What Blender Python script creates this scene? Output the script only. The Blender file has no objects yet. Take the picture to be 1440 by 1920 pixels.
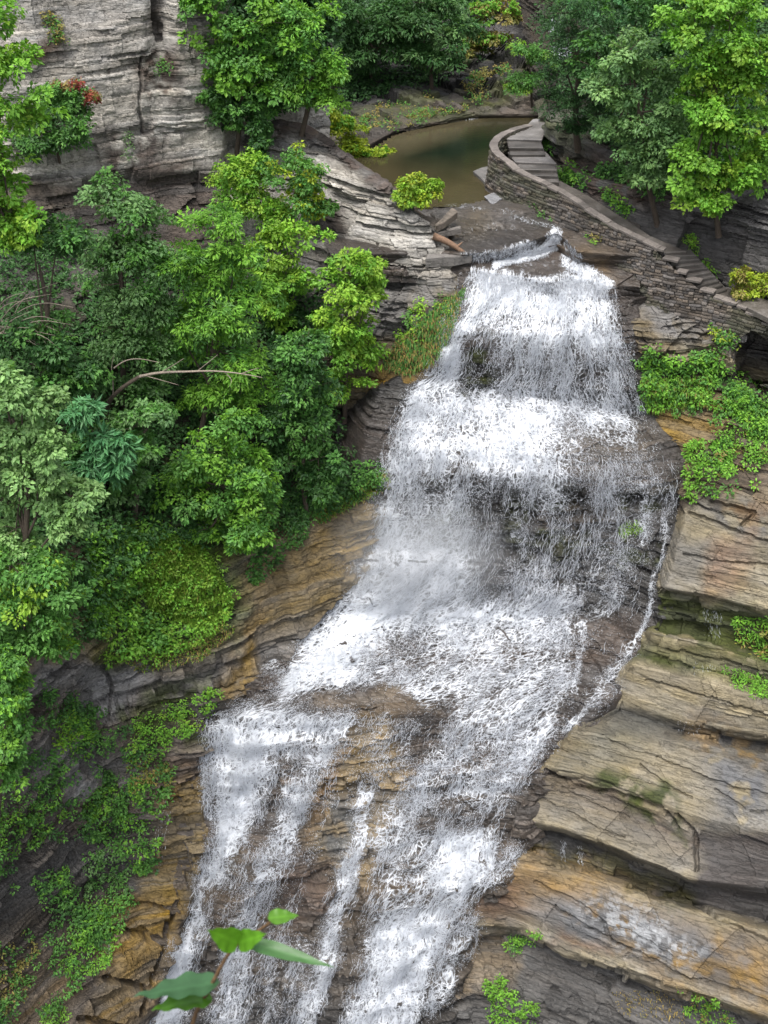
import bpy, math, random
import numpy as np
from mathutils import Vector, Matrix

# ------------------------------------------------------------------ camera, sky, sun, exposure
SC = bpy.context.scene
COL = SC.collection
PITCH = math.radians(-34.0)
F = 2262.0                      # focal length in pixels of the 1440x1920 photograph
CZ = 60.0                       # camera height over the foot of the gorge
cp, sp_ = math.cos(PITCH), math.sin(PITCH)
cam_d = bpy.data.cameras.new("camera")
cam = bpy.data.objects.new("camera", cam_d); COL.objects.link(cam)
cam.location = (0, 0, CZ); cam.rotation_euler = (math.pi / 2 + PITCH, 0, 0)
cam_d.sensor_fit = 'VERTICAL'; cam_d.angle = 2 * math.atan(960 / F)
cam_d.clip_start = 0.05; cam_d.clip_end = 1000
SC.camera = cam
cam_d.dof.use_dof = True; cam_d.dof.focus_distance = 58; cam_d.dof.aperture_fstop = cam_d.lens / 2.6   # a 2.6 mm phone aperture

SUN_EL, SUN_ROT = math.radians(70), math.radians(205)
W = bpy.data.worlds.new("World"); SC.world = W; W.use_nodes = True
nt = W.node_tree; bg = nt.nodes["Background"]
sky = nt.nodes.new("ShaderNodeTexSky"); sky.sky_type = 'NISHITA'; sky.sun_disc = False
sky.sun_elevation = SUN_EL; sky.sun_rotation = SUN_ROT; sky.dust_density = 4.0; sky.air_density = 1.0
hs = nt.nodes.new("ShaderNodeHueSaturation"); hs.inputs['Saturation'].default_value = 0.35
nt.links.new(sky.outputs[0], hs.inputs['Color']); nt.links.new(hs.outputs[0], bg.inputs[0])
bg.inputs[1].default_value = 0.15
sun_d = bpy.data.lights.new("sun", 'SUN'); sun_d.energy = 1.5; sun_d.angle = math.radians(24)
sun_d.color = (1, .97, .92)
sun = bpy.data.objects.new("sun", sun_d); COL.objects.link(sun)
sdir = Vector((math.sin(SUN_ROT) * math.cos(SUN_EL), math.cos(SUN_ROT) * math.cos(SUN_EL), math.sin(SUN_EL)))
sun.rotation_euler = sdir.to_track_quat('Z', 'Y').to_euler(); sun.location = (0, 0, 120)
SC.view_settings.view_transform = 'Standard'; SC.view_settings.look = 'None'
SC.view_settings.exposure = 1.05; SC.view_settings.gamma = 1.0
SC.cycles.max_bounces = 6; SC.cycles.diffuse_bounces = 3; SC.cycles.glossy_bounces = 2
SC.cycles.transmission_bounces = 4; SC.cycles.transparent_max_bounces = 12
SC.cycles.use_denoising = True

RNG = np.random.default_rng(7)
R_ = random.Random(7)

# ------------------------------------------------------------------ maths helpers
def slope(v):
    k = (960 - np.asarray(v, float)) / F
    return -(sp_ + cp * k), (cp - sp_ * k)          # (drop per unit, forward per unit)
def P(u, v, Y):
    """world point on the sight line of photo pixel (u, v) at forward distance Y"""
    dz, dy = slope(v)
    s = np.asarray(Y, float) / dy
    return np.stack([(np.asarray(u, float) - 720) / F * s, np.asarray(Y, float) + 0 * s, CZ - dz * s], -1)
def yz(v, z):
    dz, dy = slope(v)
    return -z / dz * dy
def proj(p):
    x, y, z = p[..., 0], p[..., 1], p[..., 2] - CZ
    f = y * cp + z * sp_; up = -y * sp_ + z * cp
    return 720 + F * x / f, 960 - F * up / f

def hsh(i, j, k, seed):
    h = (i.astype(np.int64) * 374761393 + j.astype(np.int64) * 668265263 + k.astype(np.int64) * 2147483647 + seed * 974711) & 0xffffffff
    h = ((h ^ (h >> 13)) * 1274126177) & 0xffffffff
    h = ((h ^ (h >> 16)) * 2246822519) & 0xffffffff
    return ((h ^ (h >> 15)) & 0xffffff) / float(0xffffff)
def vn(x, y, z, seed=0):
    x, y, z = np.broadcast_arrays(np.asarray(x, float), np.asarray(y, float), np.asarray(z, float))
    i, j, k = np.floor(x), np.floor(y), np.floor(z)
    a, b, c = x - i, y - j, z - k
    a = a * a * (3 - 2 * a); b = b * b * (3 - 2 * b); c = c * c * (3 - 2 * c)
    r = 0
    for di in (0, 1):
        for dj in (0, 1):
            for dk in (0, 1):
                w = (a if di else 1 - a) * (b if dj else 1 - b) * (c if dk else 1 - c)
                r = r + w * hsh(i + di, j + dj, k + dk, seed)
    return r
def fbm(x, y, z, oct=3, seed=0):
    r, a, t = 0, .5, 0
    for o in range(oct):
        r = r + a * vn(x * 2 ** o, y * 2 ** o, z * 2 ** o, seed + o * 11); t += a; a *= .5
    return r / t
def sstep(a, b, x):
    t = np.clip((x - a) / (b - a), 0, 1); return t * t * (3 - 2 * t)
def inpoly(u, v, poly):
    inside = np.zeros(u.shape, bool); n = len(poly)
    for i in range(n):
        (x1, y1), (x2, y2) = poly[i], poly[(i + 1) % n]
        if y1 == y2: continue
        c = ((y1 > v) != (y2 > v)) & (u < (x2 - x1) * (v - y1) / (y2 - y1) + x1)
        inside ^= c
    return inside
def segdist(u, v, pts, closed=False):
    d = np.full(u.shape, 1e9); n = len(pts)
    for i in range(n if closed else n - 1):
        (x1, y1), (x2, y2) = pts[i][:2], pts[(i + 1) % n][:2]
        dx, dy = x2 - x1, y2 - y1; L = dx * dx + dy * dy + 1e-9
        t = np.clip(((u - x1) * dx + (v - y1) * dy) / L, 0, 1)
        d = np.minimum(d, (u - x1 - t * dx) ** 2 + (v - y1 - t * dy) ** 2)
    return np.sqrt(d)
def softpoly(u, v, poly, feather):
    m = np.zeros(u.shape)
    us = [p[0] for p in poly]; vs = [p[1] for p in poly]
    box = (u > min(us) - feather) & (u < max(us) + feather) & (v > min(vs) - feather) & (v < max(vs) + feather)
    if not box.any(): return m
    uu, vv = u[box], v[box]
    d = segdist(uu, vv, poly, True); s = np.where(inpoly(uu, vv, poly), d, -d)
    m[box] = np.clip(s / feather * .5 + .5, 0, 1)
    return m

# ------------------------------------------------------------------ mesh helpers
def mesh_obj(name, verts, faces, mat, parent=None, col=None, uv=None, attrs=None, smooth=False, loc=None):
    """verts (n,3); faces (m,k) int array or list of arrays with one k each"""
    verts = np.asarray(verts, np.float32)
    if loc is not None: verts = verts - np.asarray(loc, np.float32)
    if not isinstance(faces, (list, tuple)): faces = [faces]
    faces = [np.asarray(f, np.int32) for f in faces if len(f)]
    me = bpy.data.meshes.new(name)
    me.vertices.add(len(verts)); me.vertices.foreach_set("co", verts.ravel())
    nl = sum(f.size for f in faces); npoly = sum(len(f) for f in faces)
    me.loops.add(nl); me.polygons.add(npoly)
    me.loops.foreach_set("vertex_index", np.concatenate([f.ravel() for f in faces]))
    tot = np.concatenate([np.full(len(f), f.shape[1], np.int32) for f in faces])
    st = np.concatenate([[0], np.cumsum(tot)[:-1]]).astype(np.int32)
    me.polygons.foreach_set("loop_start", st)
    me.update(calc_edges=True)
    me.polygons.foreach_set("use_smooth", np.full(npoly, smooth, bool))
    if col is not None:
        a = me.color_attributes.new("Col", 'FLOAT_COLOR', 'POINT')
        c = np.ones((len(verts), 4), np.float32); c[:, :3] = col; a.data.foreach_set("color", c.ravel())
    for k, val in (attrs or {}).items():
        a = me.attributes.new(k, 'FLOAT', 'POINT'); a.data.foreach_set("value", np.asarray(val, np.float32))
    if uv is not None:
        l = me.uv_layers.new(name="UVMap")
        l.data.foreach_set("uv", np.asarray(uv, np.float32)[np.concatenate([f.ravel() for f in faces])].ravel())
    o = bpy.data.objects.new(name, me); COL.objects.link(o)
    me.materials.append(mat)
    if parent is not None: o.parent = parent
    if loc is not None and parent is None: o.location = loc
    return o
def structure(o, kind='structure'): o['kind'] = kind; return o
def thing(name, label, cat, loc, group=None):
    o = bpy.data.objects.new(name, None); COL.objects.link(o); o.location = [float(c) for c in loc]
    o.empty_display_size = .3
    return tag(o, label, cat, group)
def tag(o, label, cat, group=None):
    o['label'] = label; o['category'] = cat
    if group: o['group'] = group
    return o
class MB:
    """collects verts and faces for one part"""
    def __init__(s): s.v = []; s.f4 = []; s.f3 = []; s.c = []; s.n = 0
    def add(s, v, f, col=(1, 1, 1)):
        v = np.asarray(v, float); f = np.asarray(f, int)
        (s.f4 if f.shape[1] == 4 else s.f3).append(f + s.n); s.v.append(v)
        c = np.asarray(col, float); s.c.append(np.broadcast_to(c, (len(v), 3))); s.n += len(v)
    def build(s, name, mat, parent=None, loc=None, smooth=False):
        fs = []
        if s.f4: fs.append(np.concatenate(s.f4))
        if s.f3: fs.append(np.concatenate(s.f3))
        return mesh_obj(name, np.concatenate(s.v), fs, mat, parent, col=np.concatenate(s.c), loc=loc, smooth=smooth)
    def tube(s, pts, rad, k=7, col=(1, 1, 1), wob=0.0):
        pts = np.asarray(pts, float); n = len(pts); rad = np.broadcast_to(np.asarray(rad, float), (n,))
        t = np.gradient(pts, axis=0); t /= np.linalg.norm(t, axis=1, keepdims=True) + 1e-9
        ref = np.array([.31, .2, .93]) if abs(t[0][2]) < .8 else np.array([1., .1, 0])
        a = np.cross(t, ref); a /= np.linalg.norm(a, axis=1, keepdims=True) + 1e-9; b = np.cross(t, a)
        th = np.linspace(0, 2 * np.pi, k, endpoint=False)
        r = rad[:, None] * (1 + wob * (RNG.random((n, k)) - .5))
        v = pts[:, None] + r[..., None] * (a[:, None] * np.cos(th)[None, :, None] + b[:, None] * np.sin(th)[None, :, None])
        i = np.arange(n - 1)[:, None] * k; j = np.arange(k)[None]; jn = (j + 1) % k
        f = np.stack([i + j, i + jn, i + k + jn, i + k + j], -1).reshape(-1, 4)
        s.add(v.reshape(-1, 3), f, col)
        cap = np.array([[(n - 1) * k + q for q in range(k)]]); m0 = s.n - n * k
        for base in (0, (n - 1) * k):
            s.f3.append(np.array([[m0 + base, m0 + base + q, m0 + base + q + 1] for q in range(1, k - 1)]))
    def slab(s, poly, h, col=(1, 1, 1), rough=.0):
        """horizontal polygon (n,3) extruded down by h with a slightly broken rim"""
        p = np.asarray(poly, float); n = len(p); c = p.mean(0)
        low = p.copy(); low[:, 2] -= h
        low[:, :2] += (p[:, :2] - c[:2]) * (-.04 + rough * (RNG.random((n, 1)) - .5))
        top_in = p * .93 + c * .07; p2 = p.copy(); p2[:, 2] -= h * .12
        v = np.concatenate([top_in, p2, low, [c], [low.mean(0)]])
        i = np.arange(n); j = (i + 1) % n
        s.add(v, np.concatenate([np.stack([i, i + n, j + n, j], 1), np.stack([i + n, i + 2 * n, j + 2 * n, j + n], 1)]), col)
        m0 = s.n - len(v)
        s.f3.append(m0 + np.stack([i, j, np.full(n, 3 * n)], 1)); s.f3.append(m0 + np.stack([j + 2 * n, i + 2 * n, np.full(n, 3 * n + 1)], 1))

# ------------------------------------------------------------------ materials
def mat_new(name):
    m = bpy.data.materials.new(name); m.use_nodes = True
    n = m.node_tree; b = n.nodes["Principled BSDF"]
    return m, n, b
def N(n, t, **kw):
    x = n.nodes.new(t)
    for k, v in kw.items(): setattr(x, k, v)
    return x
def math_(n, op, a, b=None, clamp=False):
    x = N(n, "ShaderNodeMath", operation=op, use_clamp=clamp)
    for i, q in enumerate((a, b)):
        if q is None: continue
        if isinstance(q, (int, float)): x.inputs[i].default_value = q
        else: n.links.new(q, x.inputs[i])
    return x.outputs[0]
def attr(n, name): return N(n, "ShaderNodeAttribute", attribute_name=name)
def noise(n, vec, scale, detail=4, rough=.6, dist=0):
    x = N(n, "ShaderNodeTexNoise"); x.inputs['Scale'].default_value = scale; x.inputs['Detail'].default_value = detail
    x.inputs['Roughness'].default_value = rough; x.inputs['Distortion'].default_value = dist
    if vec is not None: n.links.new(vec, x.inputs['Vector'])
    return x.outputs[0]
def mapping(n, src, scale):
    m = N(n, "ShaderNodeMapping"); m.inputs['Scale'].default_value = scale; n.links.new(src, m.inputs[0]); return m.outputs[0]
def ramp(n, fac, stops):
    r = N(n, "ShaderNodeValToRGB"); e = r.color_ramp.elements
    while len(e) < len(stops): e.new(.5)
    for q, (p, c) in zip(e, stops): q.position = p; q.color = (c[0], c[1], c[2], 1) if not isinstance(c, (int, float)) else (c, c, c, 1)
    n.links.new(fac, r.inputs[0]); return r.outputs[0]
def mixc(n, a, b, fac, mode='MULTIPLY'):
    x = N(n, "ShaderNodeMix", data_type='RGBA', blend_type=mode)
    for i, q in ((6, a), (7, b)):
        if isinstance(q, tuple): x.inputs[i].default_value = (*q, 1)
        else: n.links.new(q, x.inputs[i])
    if isinstance(fac, (int, float)): x.inputs[0].default_value = fac
    else: n.links.new(fac, x.inputs[0])
    return x.outputs[2]

def rock_material():
    m, n, b = mat_new("layered_rock")
    tc = N(n, "ShaderNodeTexCoord").outputs['Object']
    c = attr(n, "Col").outputs['Color']; wet = attr(n, "wet").outputs['Fac']
    n1 = noise(n, mapping(n, tc, (1.2, 1.2, 9)), 1.5, 6, .7)
    n2 = noise(n, tc, 7, 5, .7)
    n3 = noise(n, mapping(n, tc, (.6, .6, 5)), 4, 4, .65, .6)
    lay = attr(n, "lay").outputs['Fac']
    c = mixc(n, c, ramp(n, n1, [(.25, .55), (.5, .95), (.75, 1.3)]), math_(n, 'ADD', .15, math_(n, 'MULTIPLY', lay, .6)))
    mp = N(n, "ShaderNodeMapping"); mp.inputs['Rotation'].default_value = (0, 0, math.radians(25)); n.links.new(tc, mp.inputs[0])
    m2 = mapping(n, mp.outputs[0], (.32, 2.2, 3.0))
    rg = noise(n, m2, 1.6, 4, .55)
    crk = ramp(n, math_(n, 'ABSOLUTE', math_(n, 'SUBTRACT', rg, .5)), [(0, .25), (.012, .55), (.03, 1)])
    c = mixc(n, c, crk, .45)
    c = mixc(n, c, ramp(n, n2, [(.3, .6), (.55, 1.0), (.8, 1.25)]), .7)
    c = mixc(n, c, (.45, .45, .46), wet)
    n.links.new(c, b.inputs['Base Color'])
    r = math_(n, 'SUBTRACT', .9, math_(n, 'MULTIPLY', wet, .66)); n.links.new(r, b.inputs['Roughness'])
    h = math_(n, 'ADD', math_(n, 'ADD', math_(n, 'MULTIPLY', n3, .6), math_(n, 'MULTIPLY', n2, .4)), math_(n, 'MULTIPLY', crk, .5))
    bp = N(n, "ShaderNodeBump"); bp.inputs['Strength'].default_value = .75; bp.inputs['Distance'].default_value = .12
    n.links.new(h, bp.inputs['Height']); n.links.new(bp.outputs[0], b.inputs['Normal'])
    b.inputs['Specular IOR Level'].default_value = .4
    return m
M_ROCK = rock_material()

def leaf_material(name, trans=.35, rough=.5):
    m, n, b = mat_new(name)
    c = attr(n, "Col").outputs['Color']
    n.links.new(c, b.inputs['Base Color']); b.inputs['Roughness'].default_value = rough
    b.inputs['Specular IOR Level'].default_value = .35
    t = N(n, "ShaderNodeBsdfTranslucent")
    g = mixc(n, c, (1.0, 1.05, .45), 1.0); n.links.new(g, t.inputs[0])
    mx = N(n, "ShaderNodeMixShader"); mx.inputs[0].default_value = trans
    n.links.new(b.outputs[0], mx.inputs[1]); n.links.new(t.outputs[0], mx.inputs[2])
    n.links.new(mx.outputs[0], n.nodes["Material Output"].inputs[0])
    return m
M_LEAF = leaf_material("foliage")
M_GRASS = leaf_material("grass_blades", .3, .6)

def bark_material(name, tint):
    m, n, b = mat_new(name)
    tc = N(n, "ShaderNodeTexCoord").outputs['Object']
    f = noise(n, mapping(n, tc, (6, 6, 1.5)), 3, 6, .7)
    c = ramp(n, f, [(.3, tuple(q * .45 for q in tint)), (.7, tint)])
    c = mixc(n, c, attr(n, "Col").outputs['Color'], 1.0)
    n.links.new(c, b.inputs['Base Color']); b.inputs['Roughness'].default_value = .9
    bp = N(n, "ShaderNodeBump"); bp.inputs['Strength'].default_value = .6; bp.inputs['Distance'].default_value = .05
    n.links.new(f, bp.inputs['Height']); n.links.new(bp.outputs[0], b.inputs['Normal'])
    return m
M_BARK = bark_material("bark", (.10, .075, .055))
M_DEAD = bark_material("dead_wood", (.34, .28, .22))
M_LOG = bark_material("barkless_log", (.27, .165, .105))

def stone_material():
    m, n, b = mat_new("wall_stone")
    tc = N(n, "ShaderNodeTexCoord").outputs['Object']
    c = attr(n, "Col").outputs['Color']
    n2 = noise(n, tc, 9, 5, .7); n1 = noise(n, tc, 1.3, 3, .6)
    c = mixc(n, c, ramp(n, n2, [(.3, .55), (.55, 1.0), (.8, 1.3)]), .8)
    c = mixc(n, c, ramp(n, n1, [(.35, .7), (.65, 1.15)]), .8)
    n.links.new(c, b.inputs['Base Color']); b.inputs['Roughness'].default_value = .75
    bp = N(n, "ShaderNodeBump"); bp.inputs['Strength'].default_value = .6; bp.inputs['Distance'].default_value = .04
    n.links.new(n2, bp.inputs['Height']); n.links.new(bp.outputs[0], b.inputs['Normal'])
    return m
M_STONE = stone_material()

def path_material():
    m, n, b = mat_new("wet_path_stone")
    tc = N(n, "ShaderNodeTexCoord").outputs['Object']
    n1 = noise(n, tc, .9, 6, .7); n2 = noise(n, tc, 14, 4, .7)
    c = ramp(n, n1, [(.3, (.055, .05, .046)), (.55, (.10, .092, .083)), (.75, (.17, .163, .157))])
    c = mixc(n, c, ramp(n, n2, [(.3, .6), (.7, 1.2)]), .8)
    c = mixc(n, c, attr(n, 'Col').outputs['Color'], 1.0)
    n.links.new(c, b.inputs['Base Color'])
    n.links.new(ramp(n, n1, [(.35, .35), (.65, .8)]), b.inputs['Roughness'])
    bp = N(n, "ShaderNodeBump"); bp.inputs['Strength'].default_value = .4; bp.inputs['Distance'].default_value = .03
    n.links.new(n2, bp.inputs['Height']); n.links.new(bp.outputs[0], b.inputs['Normal'])
    return m
M_PATH = path_material()

def pool_material():
    m, n, b = mat_new("pool_water")
    tc = N(n, "ShaderNodeTexCoord").outputs['Object']
    c = attr(n, "Col").outputs['Color']
    n1 = noise(n, tc, .5, 4, .6)
    c = mixc(n, c, ramp(n, n1, [(.3, .75), (.7, 1.2)]), .7)
    n.links.new(c, b.inputs['Base Color'])
    b.inputs['Roughness'].default_value = .06; b.inputs['IOR'].default_value = 1.33
    w = noise(n, mapping(n, tc, (1, 1.6, 1)), 2.2, 4, .55)
    bp = N(n, "ShaderNodeBump"); bp.inputs['Strength'].default_value = .25; bp.inputs['Distance'].default_value = .05
    n.links.new(w, bp.inputs['Height']); n.links.new(bp.outputs[0], b.inputs['Normal'])
    return m
M_POOL = pool_material()

def falls_material():
    m, n, b = mat_new("white_water")
    uv = N(n, "ShaderNodeUVMap").outputs[0]
    d = attr(n, "dens").outputs['Fac']
    wv = noise(n, mapping(n, uv, (1.0, .35, 1)), 1.2, 3, .6)
    vadd = N(n, "ShaderNodeVectorMath", operation='ADD'); n.links.new(uv, vadd.inputs[0])
    cx = N(n, "ShaderNodeCombineXYZ"); n.links.new(math_(n, 'MULTIPLY', wv, .9), cx.inputs[0]); n.links.new(math_(n, 'MULTIPLY', wv, .5), cx.inputs[1])
    n.links.new(cx.outputs[0], vadd.inputs[1])
    q = vadd.outputs[0]
    a1 = noise(n, mapping(n, q, (6.5, 1.7, 1)), 1.0, 7, .75)
    ridge = math_(n, 'SUBTRACT', 1.0, math_(n, 'MULTIPLY', math_(n, 'ABSOLUTE', math_(n, 'SUBTRACT', noise(n, mapping(n, q, (3.6, 1.5, 1)), 1.3, 5, .65, .4), .5)), 6.0), True)
    a2 = noise(n, mapping(n, uv, (.9, .5, 1)), 1.0, 3, .6)
    vo = N(n, "ShaderNodeTexVoronoi", feature='DISTANCE_TO_EDGE'); vo.inputs['Scale'].default_value = 1.0; n.links.new(mapping(n, q, (6.2, 3.9, 1)), vo.inputs['Vector'])
    lace = N(n, "ShaderNodeMapRange", interpolation_type='SMOOTHSTEP'); lace.inputs[1].default_value = .0; lace.inputs[2].default_value = .16; lace.inputs[3].default_value = 1; lace.inputs[4].default_value = 0
    n.links.new(vo.outputs['Distance'], lace.inputs[0])
    f = math_(n, 'ADD', math_(n, 'MULTIPLY', a1, .62), math_(n, 'ADD', math_(n, 'MULTIPLY', ridge, .16), math_(n, 'SUBTRACT', math_(n, 'MULTIPLY', lace.outputs[0], .13), .02)))
    f = math_(n, 'ADD', f, math_(n, 'MULTIPLY', a2, .35))
    f = math_(n, 'SUBTRACT', f, .62)                                    # about -.25 .. +.35
    al = math_(n, 'ADD', math_(n, 'MULTIPLY', f, 4.0), math_(n, 'SUBTRACT', math_(n, 'MULTIPLY', d, 2.5), 1.02))
    al = math_(n, 'MULTIPLY', math_(n, 'MINIMUM', math_(n, 'MAXIMUM', al, 0), 1), sstep_node(n, d))
    b.inputs['Base Color'].default_value = (.58, .605, .645, 1); b.inputs['Roughness'].default_value = .5
    b.inputs['Subsurface Weight'].default_value = 0
    n.links.new(math_(n, 'MULTIPLY', al, .93), b.inputs['Alpha'])
    bp = N(n, "ShaderNodeBump"); bp.inputs['Strength'].default_value = .5; bp.inputs['Distance'].default_value = .08
    n.links.new(a1, bp.inputs['Height']); n.links.new(bp.outputs[0], b.inputs['Normal'])
    return m
def sstep_node(n, d):
    x = N(n, "ShaderNodeMapRange", interpolation_type='SMOOTHSTEP'); x.inputs[1].default_value = .03; x.inputs[2].default_value = .3
    n.links.new(d, x.inputs[0]); return x.outputs[0]
M_FALLS = falls_material()
def drop_material():
    m, n, b = mat_new("water_drops")
    b.inputs['Base Color'].default_value = (.80, .83, .88, 1); b.inputs['Roughness'].default_value = .35
    t = N(n, "ShaderNodeBsdfTranslucent"); t.inputs[0].default_value = (.80, .83, .88, 1)
    mx = N(n, "ShaderNodeMixShader"); mx.inputs[0].default_value = .35
    n.links.new(b.outputs[0], mx.inputs[1]); n.links.new(t.outputs[0], mx.inputs[2])
    tr = N(n, "ShaderNodeBsdfTransparent"); m2 = N(n, "ShaderNodeMixShader"); m2.inputs[0].default_value = .38
    n.links.new(mx.outputs[0], m2.inputs[1]); n.links.new(tr.outputs[0], m2.inputs[2])
    n.links.new(m2.outputs[0], n.nodes["Material Output"].inputs[0])
    return m
M_DROP = drop_material()

# ------------------------------------------------------------------ rock colours (dry base colours)
LGREY = (.35, .325, .285); GREY = (.16, .15, .14); DGREY = (.085, .08, .075); BLACK = (.035, .033, .031)
BROWN = (.105, .083, .063); OCHRE = (.17, .128, .066); TAN = (.25, .212, .14); MOSS = (.055, .065, .018)
SOIL = (.045, .036, .026); WETBR = (.10, .082, .07); SLATE = (.135, .135, .138); RUST = (.20, .115, .07); GREEN = (.05, .09, .02)

# strata: bed boundaries shared by the whole gorge so that beds run on from wall to wall
_r = np.random.default_rng(3); _b = [-12.0]
while _b[-1] < 72:
    t = _r.choice([_r.uniform(.07, .16), _r.uniform(.16, .32), _r.uniform(.35, .75)], p=[.5, .35, .15]); _b.append(_b[-1] + t)
BEDS = np.array(_b); BOFF = _r.uniform(-1, 1, len(BEDS) + 1); BW = _r.uniform(.5, 2.6, len(BEDS) + 1); BCOL = _r.uniform(.62, 1.25, len(BEDS) + 1)
BOFF = .65 * BOFF + .5 * np.sin(np.arange(len(BOFF)) * .45)
BIG = np.cumsum(_r.uniform(.5, 1.7, 90)) - 12
def strata(p, seed=0):
    x, y, z = p[..., 0], p[..., 1], p[..., 2]
    zz = z + .9 * (fbm(x * .12, y * .12, z * .05, 2, 5) - .5) + .10 * (vn(x * 1.3, y * 1.3, z * .8, 9) - .5)
    i = np.searchsorted(BEDS, zz)
    a = x * .8 + y * .55 + .25 * vn(x * 2, y * 2, z, 31); b2 = x * -.5 + y * .8
    w = BW[i]
    blk = hsh(np.floor(a / w + BOFF[i] * 9), np.floor(b2 / (w * 1.7)), i, 17)
    blk2 = hsh(np.floor(a / (w * .37) + BOFF[i] * 5), i * 0, i, 23)
    d = .55 * BOFF[i] + .55 * (blk - .5) * 2 + .25 * (blk2 - .5) * 2
    fr = (zz - BEDS[np.clip(i - 1, 0, None)]) / (BEDS[np.clip(i, 0, len(BEDS) - 1)] - BEDS[np.clip(i - 1, 0, None)])
    d = d - .35 * np.abs(fr * 2 - 1) ** 6
    M = sstep(.44, .6, fbm(x * .22, y * .22, z * .38, 3, 201))
    jb = np.searchsorted(BIG, zz); b3 = hsh(np.floor(a / 2.6 + BOFF[jb % len(BOFF)] * 6), np.floor(b2 / 3.1), jb, 211); b4 = hsh(np.floor(a / 1.1 + BOFF[jb % len(BOFF)] * 3), jb * 0, jb, 213)
    d = d * (1 - .7 * M) + (b3 - .5) * 1.5 + (b4 - .5) * .7 * M
    c = BCOL[i] * (.78 + .44 * blk) * (.9 + .2 * blk2)
    c = c * (1 - M) + M * (.75 + .5 * b3) * (.85 + .3 * b4)
    return d, c, i

# ------------------------------------------------------------------ lofted rock surfaces
# left and right border of the falling water by photo row: the flow follows these
VB = np.array([440, 505, 560, 640, 700, 730, 800, 880, 980, 1060, 1120, 1170, 1220, 1300, 1340, 1450, 1560, 1650, 1750, 1920, 2060.])
UL = np.array([880, 888, 872, 822, 800, 760, 740, 722, 700, 680, 640, 590, 555, 470, 395, 390, 385, 380, 345, 290, 255.])
UR = np.array([1100, 1142, 1152, 1170, 1185, 1190, 1215, 1255, 1255, 1235, 1220, 1200, 1185, 1110, 1075, 985, 940, 900, 840, 795, 775.])
YB = np.full((560, 460), 1e9)                         # forward distance of the terrain per 4x4 pixel cell, for planting
def splat(u, v, Y):
    i = np.floor((v + 160) / 4).astype(int); j = np.floor((u + 200) / 4).astype(int)
    ok = (i >= 0) & (i < 560) & (j >= 0) & (j < 460)
    np.minimum.at(YB, (i[ok], j[ok]), Y[ok])
def S(u, v):
    u = np.asarray(u, float); v = np.asarray(v, float)
    i = np.clip(np.floor((v + 160) / 4).astype(int), 0, 559); j = np.clip(np.floor((u + 200) / 4).astype(int), 0, 459)
    Y = YB[i, j]; Y = np.where(Y > 1e8, 60, Y)
    return P(u, v, Y)
def grid_faces(nr, nc):
    i = np.arange(nr - 1)[:, None] * nc; j = np.arange(nc - 1)[None]
    return np.stack([i + j, i + nc + j, i + nc + j + 1, i + j + 1], -1).reshape(-1, 4)
def loft_uvY(lines, step=2.4, cols=None):
    """lines: dict(p=[(u,v,Y or z<0)], a=relief, t=terrace..) ; returns u,v,Y arrays + per line weights"""
    L = []
    for ln in lines:
        p = np.array([(q[0], q[1], q[2] if q[2] > 0 else yz(q[1], q[2])) for q in ln['p']], float)
        L.append(p)
    wid = max(p[-1, 0] - p[0, 0] for p in L)
    nc = cols or int(wid / step) + 2
    s = np.linspace(0, 1, nc); R = []
    for p in L:
        uu = p[0, 0] + s * (p[-1, 0] - p[0, 0])
        R.append(np.stack([uu, np.interp(uu, p[:, 0], p[:, 1]), np.interp(uu, p[:, 0], p[:, 2])], -1))
    rows = []; wa = []
    for k in range(len(R) - 1):
        A = P(*R[k].T); B = P(*R[k + 1].T)
        gap = np.abs(R[k + 1][:, 1] - R[k][:, 1]).max(); gap = max(gap, np.abs(R[k + 1][:, 2] - R[k][:, 2]).max() * 8)
        n = max(2, int(gap / step))
        for q in range(n):
            t = q / n; rows.append(R[k] * (1 - t) + R[k + 1] * t); wa.append((k, t))
    rows.append(R[-1]); wa.append((len(R) - 2, 1.0))
    G = np.array(rows)
    return G, wa
def lineval(lines, wa, key, default):
    vals = [np.asarray(l.get(key, default), float) for l in lines]
    return np.array([vals[k] * (1 - t) + vals[k + 1] * t for k, t in wa])
def smooth_rows(G, n):
    for _ in range(n):
        G[1:-1] = .25 * G[:-2] + .5 * G[1:-1] + .25 * G[2:]
        G[:, 1:-1] = .25 * G[:, :-2] + .5 * G[:, 1:-1] + .25 * G[:, 2:]
    return G
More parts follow.
